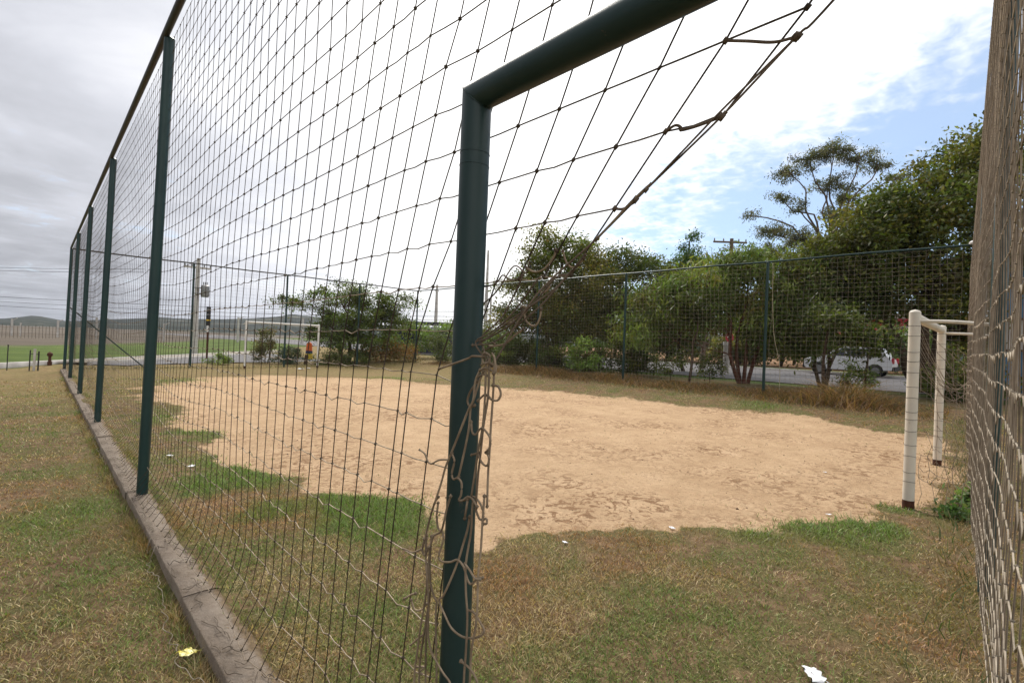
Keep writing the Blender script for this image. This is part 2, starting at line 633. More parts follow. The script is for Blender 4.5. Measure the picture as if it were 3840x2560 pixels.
# fields beyond the road
fld = m.sstep(m.math('ADD', m.dot(P, (-0.78, 0.626, 0)), m.math('MULTIPLY', n1, 0.5)), 15.6, 16.2)
fgreen = m.ramp(m.noise(0.35, 6, 0.6, P), [(0.35, (0.065, 0.095, 0.022)), (0.55, (0.095, 0.135, 0.030)), (0.7, (0.14, 0.16, 0.05))])
base = m.mix(fld, base, fgreen)
fb = m.sstep(m.math('ADD', m.dot(P, (-0.88, 0.47, 0)), m.math('MULTIPLY', m.noise(0.12, 5, 0.6, P), 8.0)), 24.5, 28.0)
fbrown = m.ramp(m.noise(0.05, 7, 0.65, P), [(0.35, (0.095, 0.077, 0.060)), (0.55, (0.14, 0.115, 0.088)), (0.72, (0.12, 0.112, 0.078))])
base = m.mix(fb, base, fbrown)
# verge and bank past the right-hand road
vr = m.sstep(m.dot(P, (1, 0, 0)), 19.0, 20.0)
verge = m.ramp(m.noise(0.8, 6, 0.6, P), [(0.35, (0.07, 0.11, 0.028)), (0.6, (0.12, 0.145, 0.045))])
bank = m.mix(m.sstep(m.math('ADD', m.dot(P, (1, 0, 0)), m.math('MULTIPLY', n1, 2.0)), 43.5, 45.5), verge, (0.23, 0.135, 0.07))
notf = m.math('SUBTRACT', 1.0, m.sstep(m.dot(P, (-0.78, 0.626, 0)), 0.0, 4.0))
base = m.mix(m.math('MULTIPLY', vr, notf), base, bank)
hb = m.math('ADD', m.math('MULTIPLY', m.noise(7.0, 7, 0.7, P, 0.8), 1.0), m.math('MULTIPLY', n3, 0.25))
hb = m.math('ADD', hb, m.math('MULTIPLY', m.noise(22.0, 5, 0.75, P, 1.5), 0.45))
m.principled(base, 0.95, 0, 0.10, m.bump(hb, 0.9, 0.06))
ground = mb.build('ground', m.m, smooth=True)
tag(ground, 'worn lawn and bare orange sand of the pitch running out to the fields', None, None, 'structure')

# grass blades: short mown turf, dense near, thin far


def blades(n, rmin, rmax, az, seed, hmul=1.0):
    rg = np.random.default_rng(seed)
    r = np.exp(rg.uniform(math.log(rmin), math.log(rmax), n))
    a = rg.uniform(-az, az, n)
    fx, fy = 0.700, 0.714
    x = r * (fx * np.cos(a) + 0.714 * np.sin(a))
    y = r * (fy * np.cos(a) - 0.700 * np.sin(a))
    return x, y, r, rg


def blade_mesh(mbq, x, y, z, hgt, wid, lean, colr, rg):
    n = len(x)
    th = rg.uniform(0, 2 * math.pi, n)
    ph = th + rg.normal(0, 0.9, n) + math.pi / 2
    dx, dy = np.cos(th) * wid * 0.5, np.sin(th) * wid * 0.5
    tx, ty = np.cos(ph) * lean * hgt, np.sin(ph) * lean * hgt
    v = np.empty((n, 5, 3))
    v[:, 0] = np.c_[x - dx, y - dy, z]
    v[:, 1] = np.c_[x + dx, y + dy, z]
    v[:, 2] = np.c_[x + dx * 0.7 + tx * 0.4, y + dy * 0.7 + ty * 0.4, z + hgt * 0.62]
    v[:, 3] = np.c_[x - dx * 0.7 + tx * 0.4, y - dy * 0.7 + ty * 0.4, z + hgt * 0.62]
    v[:, 4] = np.c_[x + tx, y + ty, z + hgt]
    b = np.arange(n)[:, None] * 5
    mbq.add(v.reshape(-1, 3), [b + np.array([[0, 1, 2, 3]]), b + np.array([[3, 2, 4]])], np.repeat(colr, 5, axis=0))


def turf_col(x, y, rg, lu):
    n = len(x)
    pn = fbm(x * 1.6, y * 1.6, 41, 4) + 0.75 * lu + rg.normal(0, 0.13, n) + 0.3 * (vnoise(x * 5, y * 5, 77) - 0.5)
    g = sm(pn, 0.44, 0.70)[:, None]
    green = np.array([0.175, 0.235, 0.065]) * rg.uniform(0.40, 1.45, (n, 1))
    straw = np.where(rg.random((n, 1)) < 0.5, np.array([[0.58, 0.455, 0.265]]), np.array([[0.38, 0.245, 0.13]])) * rg.uniform(0.40, 1.35, (n, 1))
    red = np.maximum(sm(fbm(x * 0.9 + 7, y * 0.9, 43, 4), 0.50, 0.66), 0.8 * sm(1.2 - y, 0.0, 0.7) * sm(x, 2.6, 4.2) * sm(fbm(x * 2, y * 2, 47, 3), 0.3, 0.55))[:, None]
    straw = straw * (1 - red * np.array([[0.10, 0.30, 0.36]]))
    k = g * (1 - 0.5 * red * (1 - lu[:, None]))
    green = green * (1 + 0.25 * lu[:, None] * np.array([[0.0, 0.35, 0.1]]))
    return straw * (1 - k) + green * k


mb = MB()
x, y, r, rg = blades(520000, 1.2, 19.0, math.radians(56), 3)
sa, lu = sand_amount(x, y), lush(x, y)
inside = (x > 0.82) & (x < 15) & (y < 22.9) & (y > -0.2)
keep = ((inside & (rg.random(len(x)) > sm(sa, 0.05, 1.05) ** 0.6)) | (x < 0.6)) & (y < 26)
pn = fbm(x * 1.3, y * 1.3, 55, 4)
keep &= rg.random(len(x)) < np.clip(0.35 + 1.6 * (pn - 0.3) + lu, 0.18, 1)
x, y, r, sa, lu = x[keep], y[keep], r[keep], sa[keep], lu[keep]
n = len(x)
hgt = (0.011 + 0.017 * rg.random(n)) * (1 + 0.9 * lu) * (1 + 0.02 * r)
wid = (0.0017 + 0.0017 * rg.random(n)) * (1 + r * 0.30)
blade_mesh(mb, x, y, H(x, y) - 0.004, hgt, wid, rg.uniform(0.4, 1.7, n), turf_col(x, y, rg, lu), rg)
# thatch: flat clippings lying on the turf and sand
x, y, r, rg = blades(45000, 1.3, 16.0, math.radians(56), 4)
sa = sand_amount(x, y)
inside = (x > 0.82) & (x < 15) & (y < 22.5) & (y > -0.2)
keep = (inside & (rg.random(len(x)) > sa * 0.93)) | (x < 0.6)
x, y, r = x[keep], y[keep], r[keep]
n = len(x)
c = np.where(rg.random((n, 1)) < 0.6, np.array([[0.62, 0.50, 0.30]]), np.array([[0.20, 0.12, 0.065]])) * rg.uniform(0.6, 1.15, (n, 1))
blade_mesh(mb, x, y, H(x, y) + 0.004, np.full(n, 0.005), 0.0016 * (1 + r * 0.25), rg.uniform(2, 5, n), c, rg)
n = 26000
y = np.exp(rg.uniform(math.log(1.2), math.log(20.0), n))
side = rg.random(n) < 0.5
x = np.where(side, 0.615 - np.abs(rg.normal(0, 0.035, n)), 0.815 + rg.normal(0, 0.03, n))
keep = rg.random(n) < np.clip(fbm(y * 1.8, side * 9.0, 65, 3) * 2.2 - 0.55, 0.06, 1)
x, y, side = x[keep], y[keep], side[keep]
n = len(x)
blade_mesh(mb, x, y, np.where(side, H(x, y), 0.0) - 0.004, rg.uniform(0.02, 0.06, n) * np.where(side, 1.3, 0.6), 0.002 * (1 + y * 0.3), rg.uniform(0.3, 1.4, n), turf_col(x, y, rg, np.zeros(n)) * 0.85, rg)
turf = mb.build('grass', M_BLADE)
tag(turf, 'short dry and green turf blades round the sand pitch', 'grass', None, 'stuff')

# clods, twigs and leaf litter trodden into the sand
mb = MB()
rg = np.random.default_rng(15)
cx_ = rg.uniform(1.8, 13.2, 5200)
cy_ = rg.uniform(0.6, 17.5, 5200)
k = (sand_amount(cx_, cy_) > 0.6) & (rg.random(5200) < np.clip((fbm(cx_ * 0.7, cy_ * 0.7, 90, 3) - 0.38) * 4, 0.05, 1))
for a, b in zip(cx_[k], cy_[k]):
    s = rg.uniform(0.003, 0.011) * (1 if rg.random() < 0.95 else 1.8)
    z = float(H(a, b))
    v = np.array([(1, 0, 0), (0, 1, 0), (-1, 0, 0), (0, -1, 0), (0, 0, 0.7), (0, 0, -0.3)]) * s * rg.uniform(0.5, 1.4, (6, 3)) + (a, b, z + s * 0.1)
    c = np.array((0.14, 0.08, 0.045)) * rg.uniform(0.5, 1.5) if rg.random() < 0.8 else np.array((0.42, 0.33, 0.24)) * rg.uniform(0.7, 1.2)
    mb.add(v, [np.array([(0, 1, 4), (1, 2, 4), (2, 3, 4), (3, 0, 4), (1, 0, 5), (2, 1, 5), (3, 2, 5), (0, 3, 5)])], c)
tag(mb.build('sand_debris', M_BLADE), 'brown clods and leaf crumbs scattered over the sand', 'debris', None, 'stuff')

# concrete footing strip under the net posts: one cast length per bay
mk = Mat('old_concrete')
PK = mk.pos()
kc = mk.ramp(mk.noise(3.0, 8, 0.7, PK), [(0.3, (0.15, 0.115, 0.083)), (0.5, (0.245, 0.198, 0.155)), (0.7, (0.315, 0.265, 0.215))])
kc = mk.mix(mk.math('MULTIPLY', mk.sstep(mk.noise(26.0, 6, 0.75, PK), 0.52, 0.68), 0.6), kc, (0.15, 0.11, 0.075))
kc = mk.mix(mk.math('MULTIPLY', mk.sstep(mk.noise(150.0, 3, 0.7, PK), 0.58, 0.70), 0.5), kc, (0.45, 0.41, 0.36))
dirt = mk.math('ADD', mk.sstep(mk.dot(PK, (1, 0, 0)), 0.73, 0.81), mk.math('MULTIPLY', mk.math('SUBTRACT', mk.noise(5.0, 6, 0.7, PK), 0.5), 2.2))
kc = mk.mix(mk.math('MULTIPLY', mk.sstep(dirt, 0.25, 0.85), 0.8), kc, mk.ramp(mk.noise(30.0, 5, 0.7, PK), [(0.3, (0.11, 0.075, 0.042)), (0.7, (0.25, 0.175, 0.10))]))
M_KERB = mk.principled(kc, 0.95, 0, 0.12, mk.bump(mk.math('ADD', mk.noise(45.0, 6, 0.75, PK), mk.noise(9.0, 5, 0.6, PK)), 0.9, 0.02))
kerb = empty('kerb')
tag(kerb, 'concrete footing strip under the green posts between lawn and pitch', None, None, 'structure')
rg = np.random.default_rng(5)
joints = [-0.3, 0.95, 3.2, 5.6, 8.6, 10.4, 14.3, 18.7, 22.75]
for a, b in zip(joints[:-1], joints[1:]):
    ys = np.arange(a + 0.006, b - 0.006, 0.12)
    ys = np.append(ys, b - 0.006)
    o0 = rg.normal(0, 0.008)
    t0 = rg.normal(0, 0.006)
    prof = []
    for yy in ys:
        l = 0.628 + o0 * 0.4 + (fbm(yy * 5.0, 1.0, 61, 3) - 0.5) * 0.012
        rr = 0.812 + o0 + (fbm(yy * 2.7, 7.0, 62, 3) - 0.5) * 0.05
        zt = 0.004 + t0 * 0.3
        prof.append([(l - 0.004, yy, -0.25), (l, yy, zt - 0.006), (l + 0.005, yy, zt), (0.72, yy, zt + 0.002), (rr - 0.02, yy, zt - 0.002), (rr, yy, zt - 0.012), (rr + 0.01, yy, -0.25)])
    V = np.array(prof)
    ns, npf = V.shape[:2]
    ii = np.arange(ns - 1)[:, None] * npf + np.arange(npf - 1)[None, :]
    Q = np.stack([ii, ii + 1, ii + npf + 1, ii + npf], -1).reshape(-1, 4)
    mbk = MB()
    mbk.add(V.reshape(-1, 3), [Q, np.arange(npf)[None, :], (np.arange(npf) + (ns - 1) * npf)[None, ::-1]])
    mbk.build('kerb_segment', M_KERB, kerb)


# ---- roads beyond the fences
def strip(name, pts_near, pts_far, z, mat, thick=0.0):
    mbs = MB()
    a, b = np.array(pts_near, float), np.array(pts_far, float)
    n = len(a)
    if thick == 0:
        v = np.vstack([np.c_[a, np.full(n, z)], np.c_[b, np.full(n, z)]])
        f = np.array([(k, k + 1, n + k + 1, n + k) for k in range(n - 1)])
        mbs.add(v, [f])
    else:
        v = np.vstack([np.c_[a, np.full(n, z)], np.c_[b, np.full(n, z)], np.c_[a, np.full(n, z - thick)], np.c_[b, np.full(n, z - thick)]])
        f = []
        for k in range(n - 1):
            f += [(k, k + 1, n + k + 1, n + k), (2 * n + k, 2 * n + k + 1, k + 1, k), (n + k, n + k + 1, 3 * n + k + 1, 3 * n + k)]
        f += [(0, n, 3 * n, 2 * n), (n - 1, 3 * n - 1, 4 * n - 1, 2 * n - 1)]
        mbs.add(v, [np.array(f)])
    return mbs.build(name, mat)


def asphalt(name):
    m = Mat(name)
    n = m.noise(0.6, 6, 0.6)
    c = m.ramp(n, [(0.3, (0.095, 0.09, 0.092)), (0.6, (0.135, 0.128, 0.13)), (0.8, (0.16, 0.15, 0.148))])
    c = m.mix(m.math('MULTIPLY', m.sstep(m.noise(40, 4, 0.7), 0.5, 0.75), 0.4), c, (0.20, 0.19, 0.18))
    return m.principled(c, 0.85, 0, 0.25)


M_ASPHALT = asphalt('asphalt')
RN, RD = np.array((-0.78, 0.626)), np.array((0.626, 0.78))


def rp(c, t):
    return tuple(RN * c + RD * t)


ts = [20.5, 24, 28, 34, 45, 70, 120, 220]
nearc = [13.2, 11.9, 8.6, 7.0, 7.0, 7.0, 7.0, 7.0]
tag(strip('road', [rp(c, t) for c, t in zip(nearc, ts)], [rp(14.4, t) for t in ts], 0.022, M_ASPHALT), 'grey asphalt street running off behind the far goal', None, None, 'structure')
tag(strip('kerb', [rp(14.4, t) for t in ts], [rp(14.58, t) for t in ts], 0.13, M_CONC_PALE, 0.25), 'pale road kerb between the asphalt and the dirt walk behind the far goal', None, None, 'structure')
t2 = [-60, -20, 0, 14, 18, 22, 30, 50, 90, 220]
tag(strip('kerb', [rp(15.72, t) for t in t2], [rp(15.95, t) for t in t2], 0.12, M_CONC_PALE, 0.25), 'pale kerb line along the edge of the bright green field', None, None, 'structure')
tag(strip('pavement', [rp(14.6, t) for t in ts], [rp(15.70, t) for t in ts], 0.085, simple('dirt_walk', (0.34, 0.29, 0.24), (0.22, 0.19, 0.13), 1.3, 0.95, objspace=False)), 'pale dirt walk between the two kerbs', None, None, 'structure')
ys = [-60, -20, 0, 20, 60, 160]
right_road = strip('road', [(21.0, a) for a in ys], [(36.0, a) for a in ys], 0.36, M_ASPHALT)
tag(right_road, 'wide grey asphalt road behind the row of trees', None, None, 'structure')
tag(strip('kerb', [(36.0, a) for a in ys], [(36.2, a) for a in ys], 0.48, M_CONC_PALE, 0.3), 'pale kerb on the far side of the wide road', None, None, 'structure')
M_MARK = simple('road_paint', (0.62, 0.60, 0.57), (0.45, 0.44, 0.42), 3.0, 0.7)
for k in range(7):
    y0 = -9 + k * 8.0
    o = strip('lane_marking', [(28.4, y0), (28.4, y0 + 4.0)], [(28.58, y0), (28.58, y0 + 4.0)], 0.364, M_MARK)
    o.parent = right_road

# ---- hills on the horizon
mb = MB()
az = np.radians(np.linspace(-75, 60, 260))
rings = [(420, 0.0), (600, 0.30), (900, 0.72), (1250, 1.0), (1700, 0.8)]
V = []
for R_, fr in rings:
    dirx = 0.700 * np.cos(az) + 0.714 * np.sin(az)
    diry = 0.714 * np.cos(az) - 0.700 * np.sin(az)
    px = np.degrees(az)
    prof = np.interp(px, [-75, -52, -46.5, -44.6, -42.5, -40, -36, -33, -29, -27, -24.5, -20, -15, 0, 60], [14, 9, 10, 19, 10, 17, 27, 28, 33, 37, 48, 42, 34, 32, 30])
    hh = prof * fr * (0.9 + 0.2 * fbm(px * 0.35, np.full_like(px, R_ * 0.01), 71, 4)) * (1250 / 1250)
    V.append(np.c_[dirx * R_, diry * R_, hh - 1.0])
V = np.array(V)
ns, npf = V.shape[:2]
ii = np.arange(ns - 1)[:, None] * npf + np.arange(npf - 1)[None, :]
mb.add(V.reshape(-1, 3), [np.stack([ii, ii + npf, ii + npf + 1, ii + 1], -1).reshape(-1, 4)])
m = Mat('hills')
n = m.noise(0.02, 8, 0.72, None, 0.5)
c = m.ramp(n, [(0.36, (0.010, 0.015, 0.013)), (0.50, (0.025, 0.032, 0.024)), (0.58, (0.06, 0.062, 0.045)), (0.68, (0.16, 0.15, 0.12))])
hills = mb.build('hills', m.principled(c, 0.95, 0, 0.05), smooth=True)
tag(hills, 'low wooded hills with scattered clearings along the horizon', None, None, 'structure')

# ------------------------------------------------------------------ nets and fences
m = Mat('cord')
c = m.attr('col')['Color']
nz = m.noise(14.0, 4, 0.6, m.pos())
c = m.mix(m.sstep(nz, 0.3, 0.7), c, m.mix(1.0, c, (0.55, 0.52, 0.5), 'MULTIPLY'))
M_CORDC = m.principled(c, 0.95, 0, 0.08, m.bump(m.noise(420.0, 2, 0.5, m.pos()), 0.5, 0.002))
OCTA_F = np.array([(0, 1, 4), (1, 2, 4), (2, 3, 4), (3, 0, 4), (1, 0, 5), (2, 1, 5), (3, 2, 5), (0, 3, 5)])
OCTA_V = np.array([(1, 0, 0), (0, 1, 0), (-1, 0, 0), (0, -1, 0), (0, 0, 1.0), (0, 0, -1.0)])


def knots(mb, pts, r, col):
    pts = np.asarray(pts)
    n = len(pts)
    if n == 0:
        return
    rr = r * RNG.uniform(0.8, 1.25, (n, 1, 1))
    v = (pts[:, None, :] + OCTA_V[None] * rr).reshape(-1, 3)
    f = (np.arange(n)[:, None, None] * 6 + OCTA_F[None]).reshape(-1, 3)
    mb.add(v, [f], col)


def net_mesh(mb, Nd, ok, r, sides, colv, colr, knot=0.0, sag=0.0, slack_axis=(0, 0, -1), lowlight=0.0):
    """Nd [cols][rows][3]; ok [cols][rows] says which knots exist"""
    nc, nr = Nd.shape[:2]
    for a in range(nc):
        k = np.where(ok[a])[0]
        if len(k) < 2:
            continue
        for run in np.split(k, np.where(np.diff(k) > 1)[0] + 1):
            if len(run) > 1:
                mb.tube(Nd[a, run], r, sides, False, np.array(colv) * RNG.uniform(0.75, 1.25))
    for b in range(nr):
        k = np.where(ok[:, b])[0]
        if len(k) < 2:
            continue
        for run in np.split(k, np.where(np.diff(k) > 1)[0] + 1):
            if len(run) < 2:
                continue
            p = Nd[run, b]
            if sag > 0:
                mid = (p[:-1] + p[1:]) / 2
                s = sag * RNG.uniform(0.0, 1.0, len(mid)) ** 2 * (1.25 - sm(mid[:, 2], 0.8, 2.2))
                mid = mid + np.array(slack_axis)[None] * s[:, None]
                q = np.empty((len(p) + len(mid), 3))
                q[0::2], q[1::2] = p, mid
                p = q
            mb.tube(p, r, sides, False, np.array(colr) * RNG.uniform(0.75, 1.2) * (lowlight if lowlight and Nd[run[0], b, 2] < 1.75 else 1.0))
    if knot:
        knots(mb, Nd[ok], knot, np.array(colr) * 0.6)


def post(name, base, top, r, mat, parent, sides=14, cap=True):
    b, t = np.array(base, float), np.array(top, float)
    mbp = MB()
    d = t - b
    pts = [b, b + d * 0.5, t]
    mbp.tube(np.array(pts), r, sides, True)
    if cap:                                                             # domed lid
        mbp.tube(np.array([t + (0, 0, 0.001), t + (0, 0, r * 0.35), t + (0, 0, r * 0.55)]), np.array([r * 0.98, r * 0.7, r * 0.05]), sides, True)
    return mbp.build(name, mat, parent, smooth=True) if False else shade_auto(mbp.build(name, mat, parent))


def shade_auto(o):
    me = o.data
    me.polygons.foreach_set('use_smooth', np.ones(len(me.polygons), dtype=bool))
    me.set_sharp_from_angle(angle=math.radians(40))
    return o


def ring_ties(parent, p0, p1, mat, n, r):
    """cord lashings round a post or rail"""
    p0, p1 = np.array(p0, float), np.array(p1, float)
    d = (p1 - p0) / np.linalg.norm(p1 - p0)
    a = np.cross(d, (0.3, 0.2, 0.93) if abs(d[2]) < 0.8 else (1, 0, 0))
    a /= np.linalg.norm(a)
    b = np.cross(d, a)
    for k in range(n):
        mbt = MB()
        c0 = p0 + (p1 - p0) * ((k + 0.5 + random.uniform(-0.25, 0.25)) / n)
        th = np.linspace(0, 2 * math.pi, 11)
        tl = random.uniform(-0.25, 0.25)
        pts = c0 + (np.cos(th)[:, None] * a + np.sin(th)[:, None] * b) * (r + 0.002) + d * (np.sin(th) * r * tl)[:, None]
        mbt.tube(pts, 0.0021, 5, False, np.array((0.10, 0.085, 0.07)))
        mbt.build('net_lashing', M_CORDC, parent)


# ---- side fence by the camera (runs away along +Y)
fence = empty('net_fence', (0, 0, 0))
tag(fence, 'tall net fence on dark green posts along the concrete strip and lawn', 'fence')
LP = [5.43, 9.95, 14.32, 18.65, 22.65]
HT = 4.15
for k, yy in enumerate(LP):
    post('post', (0.728, yy + 0.02, 0.0), (0.79, yy - 0.01, HT - 0.005), 0.044, M_GREEN, fence)
rp_ = smooth_path([(0.745, -0.05, HT + 0.02), (0.755, 2.4, HT + 0.012)] + [(0.758 + 0.004 * k, yy, HT + 0.022) for k, yy in enumerate(LP)], 4)
mb = MB()
mb.tube(rp_, 0.029, 10, True)
shade_auto(mb.build('top_rail', M_RAIL, fence))
post('post', (0.735, -0.09, 0.0), (0.745, -0.09, HT + 0.05), 0.044, M_GREEN, fence)

GY0 = 0.92           # gate post
GH = 2.095           # axis height of the gate beam
cols = np.arange(-0.04, 22.6, 0.13)
zt = list(np.arange(4.12, 0.95, -0.1235))
zt = zt + [zt[-1] - 0.155 * k for k in range(1, 20) if zt[-1] - 0.155 * k > 0.01]
rows = np.array(zt[::-1])
CY, RZ = np.meshgrid(cols, rows, indexing='ij')
bayidx = np.searchsorted(np.array([GY0] + LP), CY)
edges = np.array([-0.09, GY0] + LP)
t_bay = np.clip((CY - edges[np.clip(bayidx, 0, 5)]) / (edges[np.clip(bayidx + 1, 1, 6)] - edges[np.clip(bayidx, 0, 5)]), 0, 1)
mid = np.sin(math.pi * t_bay)
# pull towards the gathered gate bundle
pull = np.exp(-np.clip(CY - GY0, 0, None) / 1.7)
slope = np.where(RZ > 1.45, 0.34 * np.clip(2.65 - RZ, 0, None), 0.34 * 1.2 + 0.13 * (1.45 - RZ))
slope = slope + 0.34 * np.where(CY < 0.75, 0.4 + np.clip(0.5 - CY, 0, None) * 2.6, 0) * np.clip(2.1 - np.maximum(RZ, 1.5), 0, None)
NY = CY + pull * slope + (fbm(CY * 0.9, RZ * 0.9, 101, 3) - 0.5) * 0.06 * sm(CY, 1.2, 2.5)
NZ = RZ - 0.17 * mid * (1 - RZ / 4.3) * sm(CY, 3.0, 7.0) * sm(RZ, 0.0, 0.6) + (fbm(CY * 0.7, RZ * 1.3, 111, 3) - 0.5) * 0.07 * sm(CY, 1.0, 2.2) * (1 - 0.75 * sm(RZ, 1.3, 2.2))
NZ = np.maximum(NZ, 0.015)
bulge = (fbm(CY * 0.45, RZ * 0.5, 121, 3) - 0.5) * 0.12 * (0.35 + 0.65 * mid) * (1 - 0.5 * sm(RZ, 1.3, 2.2)) * (1 - sm(RZ, 3.4, 4.15)) * sm(CY, 1.0, 2.0)
toe = -0.17 * sm(0.36 - RZ, 0.0, 0.34) * sm(CY, 1.3, 2.0) * (0.6 + 0.6 * fbm(CY * 0.8, 0.0 * RZ, 131, 2))
NX = 0.793 + 0.012 * (RZ / HT) + bulge + toe
NX = NX + np.where(NY < 1.1, 0.012, 0.0)
NZ = np.where(NX < 0.63, np.minimum(NZ, 0.03), NZ)
Nd = np.stack([NX, NY, NZ], -1)
top_y = CY
ok = np.ones(CY.shape, bool)
gate = (top_y < 0.42)
# in the gate bay only the corner above the sagging edge cord is left
edge_y = 0.853 - (NZ - 1.506) / 0.754
ok &= ~(gate & ((NY < edge_y - 0.02) & (NZ < GH + 0.01)))
ok &= ~(gate & (NZ < 1.62))
ok &= ~((top_y >= 0.42) & (NY < edge_y - 0.03) & (NZ < GH) & (NZ > 1.5))
mb = MB()
near = cols < 6.0
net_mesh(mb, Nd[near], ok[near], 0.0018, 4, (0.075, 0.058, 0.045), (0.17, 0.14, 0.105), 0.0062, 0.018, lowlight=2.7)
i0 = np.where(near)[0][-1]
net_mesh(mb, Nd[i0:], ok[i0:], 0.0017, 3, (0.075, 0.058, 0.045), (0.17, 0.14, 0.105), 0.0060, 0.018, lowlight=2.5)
# the slack foot of the net lies in loops on the footing and over its outer edge
rg = np.random.default_rng(41)
foot = []
for yy in np.arange(1.15, 22.4, 0.045):
    w = fbm(yy * 1.1, 3.0, 141, 3)
    foot.append((0.70 - 0.16 * (w - 0.28) * 2 + rg.normal(0, 0.012), yy + rg.normal(0, 0.012), 0.014 + 0.012 * rg.random()))
foot = np.array(foot)
foot[:, 2] = np.where(foot[:, 0] < 0.622, -0.055 + 0.02 * rg.random(len(foot)), foot[:, 2])
mb.tube(smooth_path(foot[:200], 3), 0.0021, 4, False, np.array((0.30, 0.26, 0.20)))
mb.tube(foot[199:], 0.0021, 3, False, np.array((0.26, 0.22, 0.17)))
for yy in np.exp(rg.uniform(math.log(1.2), math.log(14.0), 170)):
    c0 = np.array((rg.uniform(0.64, 0.80), yy, 0.013))
    a0 = rg.uniform(0, 6.28)
    seg = [c0]
    for j in range(4):
        a0 += rg.normal(0, 0.9)
        nx_ = seg[-1] + np.array((math.cos(a0) * 0.5, math.sin(a0), 0)) * rg.uniform(0.03, 0.07)
        nx_[2] = 0.012 + 0.02 * rg.random()
        nx_[0] = min(max(nx_[0], 0.635), 0.83)
        seg.append(nx_)
    mb.tube(smooth_path(seg, 3), 0.0018, 4, False, np.array((0.11, 0.09, 0.07)) * rg.uniform(0.8, 2.2))
net = mb.build('net', M_CORDC, fence)

